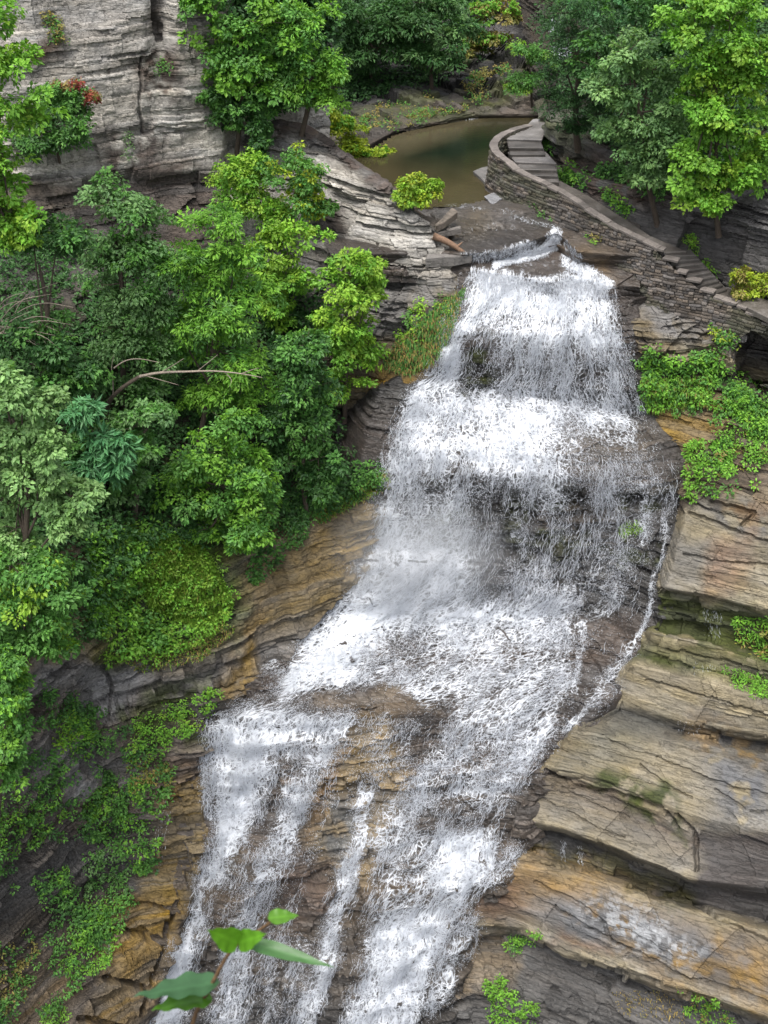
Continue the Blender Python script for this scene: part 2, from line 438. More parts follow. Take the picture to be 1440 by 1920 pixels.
def rock_patch(name, lines, paints=(), step=2.4, smooth=3, lump=.5, recess=(), keep=None, plunge=0, cracks=()):
    G, wa = loft_uvY(lines, step)
    G = smooth_rows(G, smooth)
    u, v, Y = G[..., 0], G[..., 1], G[..., 2]
    if plunge == 3: Y += 2.2 * sstep(0, 45, u - np.interp(v, VB, UL) + 12) * (v > 1250)
    if plunge == 2: Y += 2.5 * sstep(0, 50, np.interp(v, VB, UR) + 28 - u)
    if plunge == 1: Y += 2.2 * sstep(0, 70, u - np.interp(v, VB, UR) - 36) + 2.2 * sstep(0, 70, np.interp(v, VB, UL) - u - 45)
    for poly, dep, fe in recess: Y += dep * softpoly(u, v, poly, fe)
    p = P(u, v, Y)
    amp = lineval(lines, wa, 'a', .25)[:, None]; col = lineval(lines, wa, 'c', GREY)[:, None, :]; wet = lineval(lines, wa, 'w', 0.0)[:, None]
    dr = np.gradient(p, axis=0); dc = np.gradient(p, axis=1)
    n = np.cross(dr, dc); n /= np.linalg.norm(n, axis=-1, keepdims=True) + 1e-9
    n = np.where((n * (np.array([0, 0, CZ]) - p)).sum(-1, keepdims=True) < 0, -n, n)
    nh = n * np.array([1, 1, .35]); nh /= np.linalg.norm(nh, axis=-1, keepdims=True) + 1e-9
    x, y, z = p[..., 0], p[..., 1], p[..., 2]
    l1 = (fbm(x * .35, y * .35, z * .35, 3, 41) - .5) * 2 * lump
    l2 = (fbm(x * 1.6, y * 1.6, z * 2.5, 3, 47) - .5) * .25
    p = p + nh * ((l1 + l2) * np.minimum(1, amp * 4))[..., None]
    d, sc, bi = strata(p)
    p = p + nh * (d * amp)[..., None]
    cu = u + 9 * (fbm(u * .05, v * .05, 0 * u, 3, 401) - .5); cv = v + 9 * (fbm(u * .05, v * .05, 0 * u + 5, 3, 402) - .5)
    for pts, hw, dep in cracks:
        us = [q[0] for q in pts]; vs = [q[1] for q in pts]; bx = (u > min(us) - 20) & (u < max(us) + 20) & (v > min(vs) - 20) & (v < max(vs) + 20)
        if not bx.any(): continue
        near = np.zeros(u.shape); near[bx] = 1 - sstep(hw * .5, hw * 1.2, segdist(cu[bx], cv[bx], pts)); p = p - n * (near * dep)[..., None]
    col = np.broadcast_to(col, p.shape).copy(); wet = np.broadcast_to(wet, u.shape).copy()
    nz1 = fbm(u * .02, v * .02, 0 * u, 4, 61) - .5; nz2 = fbm(u * .02, v * .02, 0 * u + 9, 4, 67) - .5
    for pt in paints:
        m = softpoly(u + nz1 * pt.get('j', 60), v + nz2 * pt.get('j', 60), pt['p'], pt.get('f', 25)) * pt.get('s', 1)
        if 'n' in pt:
            sh = pt.get('sh', .08); fq = pt.get('fq', 1.2); m = m * sstep(pt['n'] - sh, pt['n'] + sh, fbm(x * fq, y * fq, z * fq, 5, pt.get('seed', 3)))
        if 'zn' in pt:   # patches that follow single beds
            m = m * sstep(pt['zn'] - .1, pt['zn'] + .1, .5 * fbm(x * .7, y * .7, z * .7, 3, 77) + .5 * hsh(bi, bi * 0, bi * 0, 71))
        col = col * (1 - m[..., None]) + np.array(pt['c']) * m[..., None]
        if 'w' in pt: wet = wet * (1 - m) + pt['w'] * m
    col = col * (sc * (.35 + .65 * np.clip(amp / .2, 0, 1)) + (1 - (.35 + .65 * np.clip(amp / .2, 0, 1))))[..., None]
    am = np.clip(amp / .22, .15, 1)[..., None]
    hue = am * (hsh(bi, bi * 0, bi * 0, 301) - .5)[..., None] * .5 + (fbm(x * .9, y * .9, z * 1.6, 3, 303) - .5)[..., None] * .9
    gm = col.mean(-1, keepdims=True); col = np.clip(gm + (col - gm) * (.9 + hue * 1.0), 0.004, 1)
    big = fbm(x * .5, y * .5, z * .8, 3, 83)[..., None]
    col = col * (.72 + .56 * big)
    splat(u, v, p[..., 1])
    if keep is not None: keep.update(u=u, v=v, p=p, n=nh)
    nr, nc = u.shape
    o = mesh_obj(name, p.reshape(-1, 3), grid_faces(nr, nc), M_ROCK, col=col.reshape(-1, 3), attrs={'wet': wet.ravel(), 'lay': np.broadcast_to(np.clip(amp / .25, 0, 1), u.shape).ravel()})
    return structure(o)

def L(pts, a=.25, c=GREY, w=0.): return dict(p=pts, a=a, c=c, w=w)

# --- upstream gorge behind the pool
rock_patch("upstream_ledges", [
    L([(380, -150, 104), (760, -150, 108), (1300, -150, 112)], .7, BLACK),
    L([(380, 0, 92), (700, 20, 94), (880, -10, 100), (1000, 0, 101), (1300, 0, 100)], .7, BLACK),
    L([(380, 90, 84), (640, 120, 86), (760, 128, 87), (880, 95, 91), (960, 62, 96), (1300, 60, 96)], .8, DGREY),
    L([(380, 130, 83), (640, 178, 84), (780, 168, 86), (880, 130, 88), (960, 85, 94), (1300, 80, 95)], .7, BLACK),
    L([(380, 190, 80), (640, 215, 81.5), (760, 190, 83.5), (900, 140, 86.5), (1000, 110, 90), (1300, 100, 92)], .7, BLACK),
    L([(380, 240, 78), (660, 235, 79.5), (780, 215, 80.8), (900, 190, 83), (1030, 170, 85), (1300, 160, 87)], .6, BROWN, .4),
    L([(380, 300, -23.0), (640, 300, -23.0), (740, 245, -23.0), (900, 214, -22.9), (1000, 213, -22.9), (1300, 215, -22.9)], .1, BROWN, .5),
    L([(380, 330, -23.9), (640, 330, -23.9), (740, 262, -23.9), (900, 232, -23.7), (1000, 232, -23.7), (1300, 232, -23.7)], .05, BROWN, .5),
], paints=[dict(p=[(650, 200), (760, 185), (870, 180), (1000, 130), (1000, 180), (880, 215), (740, 235), (650, 235)], c=MOSS, n=.5, f=20),
           dict(p=[(860, 110), (960, 100), (980, 150), (900, 170), (860, 160)], c=MOSS, n=.5, f=20, seed=8),
           dict(p=[(860, 180), (1040, 150), (1060, 215), (900, 222)], c=BROWN, f=20, w=.6),
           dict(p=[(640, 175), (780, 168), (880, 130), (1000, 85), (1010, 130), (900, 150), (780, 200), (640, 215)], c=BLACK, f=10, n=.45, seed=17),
           dict(p=[(620, 200), (760, 205), (1000, 130), (1040, 160), (760, 240), (620, 250)], c=(.075, .08, .025), f=16, n=.46, seed=18)], step=3, lump=.25)

BED = {}
# --- stream bed between the pool and the lip of the falls
rock_patch("stream_bed", [
    L([(600, 215, -23.9), (800, 215, -23.9), (1200, 215, -23.9)], .0, BROWN, .3),
    L([(600, 330, -24.2), (850, 330, -24.3), (1200, 330, -23.6)], .0, BROWN, .3),
    L([(600, 372, -23.7), (800, 372, -23.6), (880, 370, -23.4), (1000, 360, -23.1), (1200, 350, -22.8)], .12, (.12, .1, .08), .7),
    L([(600, 400, -23.4), (800, 395, -23.25), (960, 395, -23.0), (1010, 385, -22.9), (1200, 380, -22.8)], .16, (.14, .12, .1), .85),
    L([(600, 440, -23.55), (800, 440, -23.5), (960, 430, -23.3), (1060, 415, -23.2), (1200, 420, -23.1)], .18, (.15, .13, .11), .95),
    L([(620, 478, -23.7), (800, 474, -23.7), (870, 478, -23.7), (940, 468, -23.7), (1000, 450, -23.5), (1045, 437, -23.4), (1062, 452, -23.5), (1085, 472, -23.6), (1200, 480, -23.6)], .14, (.14, .115, .095), .9),
    L([(620, 500, -24.4), (800, 490, -24.3), (870, 492, -24.3), (940, 488, -24.5), (1000, 478, -24.6), (1045, 468, -24.6), (1062, 480, -24.6), (1085, 492, -24.5), (1200, 500, -24.4)], .1, WETBR, .8),
    L([(620, 512, -24.6), (800, 508, -24.6), (890, 507, -24.6), (960, 515, -24.7), (1035, 530, -24.8), (1065, 518, -24.8), (1140, 536, -25), (1200, 540, -25)], .14, (.14, .115, .095), .9),
    L([(620, 532, 58.9), (800, 530, 58.6), (890, 530, 58.6), (1000, 545, 58.2), (1060, 550, 58.2), (1140, 560, 58), (1200, 560, 58)], .15, WETBR, .8),
], smooth=1, lump=.12, keep=BED, paints=[dict(p=[(830, 420), (900, 400), (930, 440), (850, 460)], c=OCHRE, f=20, s=.6),
    dict(p=[(1060, 440), (1150, 470), (1140, 530), (1080, 500)], c=(0.132, 0.092, 0.053), f=25, w=.3)])

# --- rock under the main falls
FALLS = {}
rock_patch("falls_rock", [
    L([(700, 512, -24.75), (880, 512, -24.75), (960, 520, -24.8), (1035, 534, -24.9), (1065, 522, -24.9), (1160, 542, -25.1), (1220, 560, -25.3)], .1, WETBR, .8),
    L([(700, 535, 58.8), (880, 532, 58.4), (1000, 548, 58.0), (1060, 552, 57.9), (1160, 566, 57.5), (1230, 580, 57.4)], .15, WETBR, .8),
    L([(690, 580, 57.8), (860, 580, 57.5), (1000, 585, 57.3), (1160, 592, 56.9), (1235, 600, 56.8)], .2, WETBR, .8),
    L([(680, 625, 57), (850, 622, 56.6), (950, 618, 56.5), (1000, 632, 56.1), (1170, 640, 55.9), (1240, 650, 56)], .2, WETBR, .8),
    L([(660, 700, 56.4), (800, 700, 56.2), (880, 720, 56.4), (930, 735, 56.4), (1100, 758, 56.0), (1195, 770, 55.8), (1260, 775, 55.6)], .25, BLACK, .7),
    L([(650, 735, 55.9), (760, 730, 55.4), (880, 745, 55.6), (930, 752, 55.6), (1100, 775, 55.3), (1195, 785, 55.2), (1270, 790, 55)], .15, DGREY, .7),
    L([(630, 830, 54.6), (740, 825, 54.0), (850, 835, 53.4), (930, 845, 52.9), (1060, 850, 52.6), (1210, 850, 52.8), (1290, 860, 53)], .12, WETBR, .8),
    L([(620, 900, 53.8), (725, 895, 53.4), (830, 890, 52.8), (930, 890, 52.2), (1080, 895, 51.9), (1150, 905, 52.1), (1240, 905, 52.1), (1310, 920, 52.2)], .15, WETBR, .8),
    L([(615, 935, 53.7), (718, 935, 53.6), (830, 935, 53.5), (930, 930, 53.2), (1080, 935, 53.0), (1150, 935, 52.8), (1240, 945, 52.2), (1315, 950, 52)], .35, DGREY, .8),
    L([(600, 1040, 52.4), (690, 1040, 52.6), (830, 1040, 52.5), (930, 1040, 52.4), (1080, 1040, 52.1), (1150, 1040, 52.0), (1240, 1040, 51), (1300, 1040, 50.5)], .45, DGREY, .8),
    L([(540, 1140, 50.4), (620, 1140, 50.6), (830, 1160, 50.8), (930, 1160, 50.8), (1080, 1150, 50.9), (1150, 1150, 50.3), (1215, 1150, 49.5), (1290, 1160, 49)], .35, DGREY, .8),
    L([(470, 1220, 48.2), (560, 1210, 48.4), (700, 1220, 48.8), (900, 1225, 48.8), (1080, 1220, 48.8), (1130, 1230, 48.5), (1190, 1235, 48.0), (1260, 1240, 47.5)], .3, WETBR, .8),
    L([(360, 1290, 46.4), (480, 1285, 46.4), (600, 1290, 46.4), (720, 1295, 46.6), (900, 1300, 46.8), (1040, 1310, 46.8), (1100, 1320, 46.2), (1200, 1330, 45.6)], .15, WETBR, .8),
    L([(320, 1345, 45.2), (400, 1345, 45.2), (560, 1345, 45.2), (640, 1345, 45.2), (740, 1340, 45.2), (830, 1345, 45.6), (1010, 1390, 45.2), (1090, 1400, 44.8), (1180, 1410, 44.4)], .2, WETBR, .8),
    L([(280, 1450, 43.6), (395, 1450, 43.8), (560, 1450, 43.6), (650, 1450, 43.9), (740, 1450, 44.1), (830, 1450, 44.2), (950, 1490, 43.5), (1060, 1500, 43), (1160, 1500, 42.6)], .42, (.125, .1, .08), .6),
    L([(270, 1510, 42.8), (390, 1510, 43), (560, 1510, 42.7), (650, 1510, 43.1), (740, 1505, 43.2), (830, 1510, 43.2), (940, 1520, 43.0), (1060, 1530, 42.4), (1150, 1530, 42)], .42, (.125, .1, .08), .6),
    L([(265, 1555, 42.2), (390, 1555, 42.5), (560, 1555, 42), (640, 1555, 42.5), (740, 1560, 42.7), (830, 1562, 42.8), (940, 1568, 42.8), (1060, 1580, 42.2), (1150, 1580, 41.8)], .42, (.125, .1, .08), .6),
    L([(260, 1650, 40.8), (385, 1650, 41.5), (450, 1645, 40.6), (560, 1650, 41), (640, 1660, 41.4), (740, 1660, 41.2), (860, 1670, 41.5), (960, 1690, 41.2), (1100, 1700, 41)], .45, (.125, .1, .075), .6),
    L([(240, 1760, 39.8), (350, 1750, 40.3), (420, 1750, 40.2), (540, 1760, 40.2), (640, 1770, 39.7), (740, 1780, 39.8), (860, 1790, 40.2), (950, 1800, 40.3), (1100, 1800, 40.3)], .45, (.125, .1, .075), .6),
    L([(220, 1930, 37.9), (350, 1930, 38.4), (540, 1930, 38.6), (640, 1930, 37.9), (740, 1930, 38.0), (860, 1930, 38.8), (1100, 1930, 39)], .4, DGREY, .7),
    L([(180, 2080, 36), (350, 2080, 36.3), (640, 2080, 36.3), (740, 2080, 36.2), (1100, 2080, 37)], .4, DGREY, .7),
], smooth=5, lump=.35, keep=FALLS, plunge=1, paints=[
    dict(p=[(650, 1370), (730, 1345), (770, 1480), (725, 1560), (690, 1640), (600, 1630), (565, 1560), (600, 1440)], c=(.25, .19, .11), f=18, j=30, w=.3),
    dict(p=[(640, 1360), (720, 1290), (770, 1310), (700, 1380)], c=(.26, .18, .08), f=18, j=30, w=.4, s=.9),
    dict(p=[(580, 1300), (760, 1295), (830, 1340), (740, 1345), (590, 1335)], c=(.2, .15, .1), f=14, j=30, w=.7),
    dict(p=[(620, 1510), (700, 1530), (640, 1620), (580, 1590)], c=(.17, .165, .15), f=15, w=.3, n=.47),
    dict(p=[(565, 1560), (620, 1500), (640, 1420), (600, 1440)], c=(.24, .14, .055), f=14, w=.3, s=.8),
    dict(p=[(510, 1600), (620, 1620), (610, 1720), (520, 1760), (500, 1680)], c=(0.132, 0.099, 0.079), f=25, w=.4),
    dict(p=[(400, 1640), (460, 1590), (500, 1600), (470, 1700), (400, 1720)], c=BROWN, f=20, w=.5),
    dict(p=[(1080, 1170), (1200, 1150), (1190, 1230), (1090, 1250)], c=(0.099, 0.079, 0.066), f=20, w=.6),
    dict(p=[(520, 1200), (580, 1170), (560, 1240), (480, 1260)], c=(0.092, 0.073, 0.059), f=20, w=.6),
    dict(p=[(870, 640), (920, 630), (925, 730), (870, 740)], c=MOSS, f=15, n=.42),
    dict(p=[(960, 930), (1260, 930), (1250, 1060), (960, 1030)], c=MOSS, f=30, n=.55),
    dict(p=[(760, 1020), (860, 900), (880, 1000), (860, 1120)], c=MOSS, f=30, n=.6, seed=5),
    dict(p=[(1000, 945), (1170, 940), (1160, 1000), (1020, 1010)], c=BROWN, f=20, n=.5, seed=12),
    dict(p=[(1050, 800), (1220, 800), (1240, 900), (1060, 890)], c=(0.132, 0.112, 0.092), f=30, w=.6),
])

# --- right bank: shelves, slabs and undercuts
SLAB_CRACKS = [([(1240, 1392), (1320, 1405), (1440, 1442), (1520, 1470)], 4, .3), ([(1025, 1447), (1090, 1475), (1150, 1480), (1200, 1500), (1250, 1525), (1270, 1550)], 5, .4),
    ([(1270, 1530), (1305, 1565), (1305, 1630)], 5, .4), ([(960, 1600), (1020, 1620), (1120, 1640)], 2.5, .15), ([(1005, 1652), (1070, 1685), (1135, 1730), (1145, 1760), (1220, 1800), (1295, 1835), (1440, 1880)], 3.5, .22),
    ([(990, 1675), (1040, 1698)], 2.5, .15), ([(1040, 1702), (1130, 1752), (1200, 1795)], 3, .2), ([(1265, 1670), (1345, 1720), (1440, 1762), (1520, 1800)], 4.5, .3), ([(1180, 1665), (1275, 1680)], 2.5, .2),
    ([(900, 1655), (970, 1700)], 2.5, .15), ([(1200, 1435), (1260, 1480), (1300, 1500)], 2.5, .15), ([(1065, 1520), (1120, 1550), (1170, 1570)], 2.5, .15), ([(1230, 1420), (1320, 1455), (1385, 1480), (1440, 1490)], 2.5, .18),
    ([(1280, 1040), (1370, 1055), (1440, 1060)], 2.5, .2), ([(1290, 960), (1370, 990), (1440, 1015)], 3, .25), ([(1330, 940), (1415, 960), (1390, 985)], 4, .3), ([(1030, 1395), (1062, 1412)], 2.5, .12),
    ([(1045, 1470), (1100, 1500), (1180, 1530)], 2.2, .12), ([(990, 1480), (1040, 1510)], 2.2, .12), ([(1130, 1380), (1180, 1410), (1240, 1420)], 2.2, .1), ([(1250, 1220), (1330, 1235), (1440, 1262)], 3, .2),
    ([(1210, 1275), (1300, 1300), (1440, 1340)], 2.5, .2), ([(1320, 1360), (1380, 1395), (1440, 1405)], 2.5, .15), ([(1340, 1480), (1400, 1520), (1440, 1525)], 2.5, .15), ([(1100, 1720), (1180, 1745), (1260, 1790)], 2, .1)]
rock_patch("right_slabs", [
    L([(1010, 395, -22.9), (1100, 420, -23.4), (1180, 470, -23.9), (1300, 520, -24.6), (1440, 560, 57), (1640, 600, 55)], .2, GREY),
    L([(1060, 440, -23.5), (1130, 500, 59.6), (1180, 525, 58.9), (1250, 562, 57.8), (1340, 600, 56.6), (1440, 640, 55.2), (1640, 700, 53)], .35, GREY),
    L([(1085, 500, 58.9), (1140, 548, 58.2), (1200, 570, 57.6), (1300, 600, 56.7), (1440, 650, 54.8), (1640, 720, 52.4)], .4, GREY),
    L([(1110, 590, 57.3), (1160, 600, 56.9), (1200, 612, 56.5), (1330, 640, 55.4), (1440, 668, 54.5), (1640, 740, 52)], .35, GREY),
    L([(1130, 645, 56.2), (1190, 655, 55.6), (1260, 660, 55.4), (1340, 655, 55.2), (1390, 690, 54.6), (1440, 700, 54), (1640, 760, 51.6)], .3, TAN),
    L([(1150, 700, 56), (1195, 690, 55.9), (1260, 690, 55.8), (1340, 690, 55.6), (1440, 740, 54.2), (1640, 800, 51.5)], .35, SOIL),
    L([(1160, 780, 55.3), (1205, 782, 55.2), (1270, 770, 55), (1345, 760, 54.5), (1440, 800, 53.4), (1640, 860, 50.5)], .25, OCHRE),
    L([(1190, 880, 53.4), (1265, 880, 52.9), (1310, 840, 53), (1350, 800, 53.6), (1440, 850, 52.4), (1640, 900, 50)], .2, OCHRE),
    L([(1200, 950, 52.2), (1270, 950, 51.9), (1320, 920, 51.7), (1440, 905, 51.3), (1640, 930, 49)], .3, BROWN),
    L([(1200, 985, 51.6), (1265, 975, 51.3), (1330, 935, 51.3), (1440, 935, 50.3), (1640, 965, 48)], .12, TAN, .25),
    L([(1180, 1040, 50.4), (1250, 1035, 50.1), (1330, 1035, 49.4), (1440, 1050, 48.5), (1640, 1100, 46)], .10, TAN, .2),
    L([(1160, 1100, -37.7), (1230, 1098, -37.6), (1330, 1118, -37.6), (1440, 1146, -37.6), (1640, 1200, -37.6)], .12, TAN, .1),
    L([(1155, 1112, 49.9), (1228, 1110, 49.8), (1330, 1132, 49.0), (1440, 1160, 48.0), (1640, 1215, 45.9)], .4, MOSS, .2),
    L([(1150, 1170, 49.4), (1215, 1165, 49.2), (1330, 1190, 48.6), (1440, 1225, 47.1), (1640, 1290, 44.4)], .35, MOSS, .2),
    L([(1145, 1188, 48.2), (1212, 1183, 48.0), (1330, 1208, 47.1), (1440, 1245, 45.8), (1640, 1310, 43)], .15, TAN, .1),
    L([(1140, 1232, 47.9), (1205, 1230, 47.7), (1330, 1262, 46.6), (1440, 1290, 45.3), (1640, 1360, 42.8)], .3, MOSS, .1),
    L([(1130, 1250, 46.9), (1195, 1248, 46.8), (1330, 1280, 45.5), (1440, 1310, 44.4), (1640, 1380, 42)], .12, TAN, .1),
    L([(1060, 1298, -43.2), (1130, 1300, -43.2), (1200, 1328, -43.2), (1290, 1358, -43.2), (1440, 1382, -43.2), (1640, 1440, -43.2)], .12, TAN, .1),
    L([(1055, 1318, 47.0), (1130, 1318, 46.9), (1200, 1346, 46.0), (1290, 1374, 45.1), (1440, 1398, 44.4), (1640, 1455, 42.9)], .2, BLACK, .1),
    L([(1010, 1370, 45.4), (1100, 1370, 44.9), (1200, 1390, 44.2), (1290, 1400, 43.7), (1440, 1440, 42.2), (1640, 1490, 40.6)], .07, TAN, .15),
    L([(960, 1440, 44.4), (1060, 1442, 43.9), (1140, 1460, 43.1), (1220, 1500, 42), (1300, 1530, 41.2), (1440, 1560, 39.7), (1640, 1620, 38)], .07, TAN, .1),
    L([(955, 1450, 44.3), (1060, 1452, 44.0), (1140, 1484, 43.2), (1220, 1535, 42.1), (1290, 1580, 40.9), (1330, 1580, 40.6), (1440, 1580, 39.6), (1640, 1640, 37.6)], .14, BROWN, .1),
    L([(905, 1530, -48.2), (945, 1530, -48.2), (1020, 1545, -48.2), (1110, 1570, -48.2), (1200, 1612, -48.2), (1300, 1650, -48.2), (1440, 1665, 38.7), (1640, 1720, 36.6)], .1, TAN, .1),
    L([(900, 1542, 43.8), (945, 1541, 43.8), (1020, 1557, 43.4), (1110, 1583, 42.6), (1200, 1624, 41.4), (1300, 1662, 40.4), (1440, 1685, 39.4), (1640, 1740, 37.3)], .25, BLACK, .2),
    L([(895, 1580, 43.5), (945, 1578, 43.5), (1020, 1596, 43.0), (1130, 1640, 41.9), (1300, 1692, 40.4), (1440, 1728, 39.2), (1640, 1790, 37.2)], .25, DGREY, .2),
    L([(880, 1605, 42.4), (945, 1600, 42.4), (1020, 1615, 41.9), (1130, 1655, 40.8), (1300, 1705, 39.2), (1440, 1745, 37.9), (1640, 1805, 36)], .08, TAN, .3),
    L([(850, 1690, 41.3), (930, 1690, 41.2), (1060, 1720, 39.9), (1200, 1760, 38.4), (1440, 1830, 35.9), (1640, 1900, 34)], .09, SLATE, .3),
    L([(830, 1740, 40.7), (940, 1735, 40.7), (985, 1740, 40.3), (1060, 1785, 38.9), (1200, 1828, 37.2), (1330, 1868, 35.9), (1440, 1908, 34.8), (1640, 1980, 33)], .15, TAN, .1),
    L([(825, 1756, 41.3), (940, 1752, 41.4), (985, 1755, 41.2), (1060, 1800, 39.9), (1200, 1842, 38.2), (1330, 1880, 36.9), (1440, 1922, 35.8), (1640, 1990, 34.0)], .35, DGREY),
    L([(820, 1850, 40), (950, 1850, 39.9), (1060, 1880, 38.6), (1200, 1910, 37.2), (1440, 1960, 35), (1640, 2020, 33)], .4, DGREY),
    L([(780, 2060, 37.5), (950, 2060, 37.4), (1200, 2080, 35.8), (1440, 2100, 33.8), (1640, 2100, 32)], .4, DGREY),
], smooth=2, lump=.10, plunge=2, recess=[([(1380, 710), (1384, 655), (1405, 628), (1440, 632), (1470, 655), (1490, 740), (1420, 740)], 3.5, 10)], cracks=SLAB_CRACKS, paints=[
    dict(p=[(1140, 590), (1200, 590), (1230, 660), (1170, 660)], c=OCHRE, f=25, s=.8),
    dict(p=[(1160, 600), (1350, 620), (1340, 665), (1190, 665)], c=(0.132, 0.106, 0.066), f=20, n=.5),
    dict(p=[(1290, 780), (1440, 760), (1440, 930), (1280, 930)], c=(0.079, 0.059, 0.040), f=30, s=.8),
    dict(p=[(1205, 785), (1345, 760), (1350, 800), (1270, 885)], c=(.23, .155, .055), f=14, s=.9),
    dict(p=[(1330, 940), (1440, 940), (1440, 1010), (1380, 1000)], c=SLATE, f=25, n=.45),
    dict(p=[(1360, 935), (1460, 930), (1460, 990), (1400, 985)], c=(0.238, 0.145, 0.066), f=20, n=.48, seed=6),
    dict(p=[(1330, 1010), (1400, 1010), (1380, 1110), (1320, 1100)], c=RUST, f=25, s=.7),
    dict(p=[(1250, 1010), (1330, 1010), (1310, 1100), (1240, 1090)], c=SLATE, f=25, s=.6),
    dict(p=[(1200, 1120), (1440, 1150), (1440, 1240), (1200, 1180)], c=MOSS, f=20, n=.45, seed=15),
    dict(p=[(1100, 1330), (1220, 1350), (1150, 1420), (1050, 1450), (1050, 1400)], c=(0.132, 0.132, 0.106), f=40, s=.7),
    dict(p=[(1040, 1340), (1120, 1340), (1080, 1420), (1000, 1440)], c=OCHRE, f=40, s=.6),
    dict(p=[(1300, 1350), (1440, 1390), (1440, 1440), (1300, 1400)], c=(0.244, 0.158, 0.059), f=25, n=.45),
    dict(p=[(1320, 1400), (1460, 1430), (1460, 1560), (1340, 1540)], c=SLATE, f=40, n=.42, seed=21),
    dict(p=[(1130, 1440), (1270, 1500), (1290, 1580), (1200, 1530), (1120, 1470)], c=MOSS, f=12, n=.45),
    dict(p=[(1310, 1560), (1460, 1560), (1460, 1700), (1310, 1680)], c=(0.079, 0.069, 0.063), f=15),
    dict(p=[(960, 1560), (1300, 1660), (1290, 1700), (1100, 1640), (950, 1590)], c=(.06, .055, .025), f=12, n=.42),
    dict(p=[(940, 1590), (1100, 1640), (1260, 1720), (1440, 1780), (1440, 1880), (1150, 1760), (930, 1690), (880, 1690)], c=(0.238, 0.149, 0.056), f=35, s=.85, w=.15),
    dict(p=[(1000, 1690), (1150, 1680), (1300, 1740), (1440, 1800), (1300, 1830), (1160, 1800), (1040, 1760)], c=SLATE, f=30, w=.35, n=.38),
    dict(p=[(1160, 1780), (1440, 1800), (1440, 1890), (1300, 1850)], c=(0.251, 0.158, 0.053), f=30, n=.45, seed=31),
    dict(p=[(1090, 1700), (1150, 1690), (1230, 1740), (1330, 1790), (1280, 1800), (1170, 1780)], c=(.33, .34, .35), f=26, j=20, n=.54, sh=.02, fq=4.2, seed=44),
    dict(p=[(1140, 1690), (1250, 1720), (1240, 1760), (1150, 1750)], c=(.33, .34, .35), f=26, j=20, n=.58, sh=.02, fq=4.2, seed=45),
    dict(p=[(1040, 1750), (1140, 1790), (1120, 1800), (1030, 1770)], c=RUST, f=15, s=.6),
    dict(p=[(880, 1640), (980, 1660), (960, 1740), (880, 1700)], c=(0.132, 0.079, 0.046), f=25, w=.4),
    dict(p=[(840, 1760), (960, 1760), (960, 1860), (850, 1860)], c=(0.172, 0.132, 0.086), f=20),
])

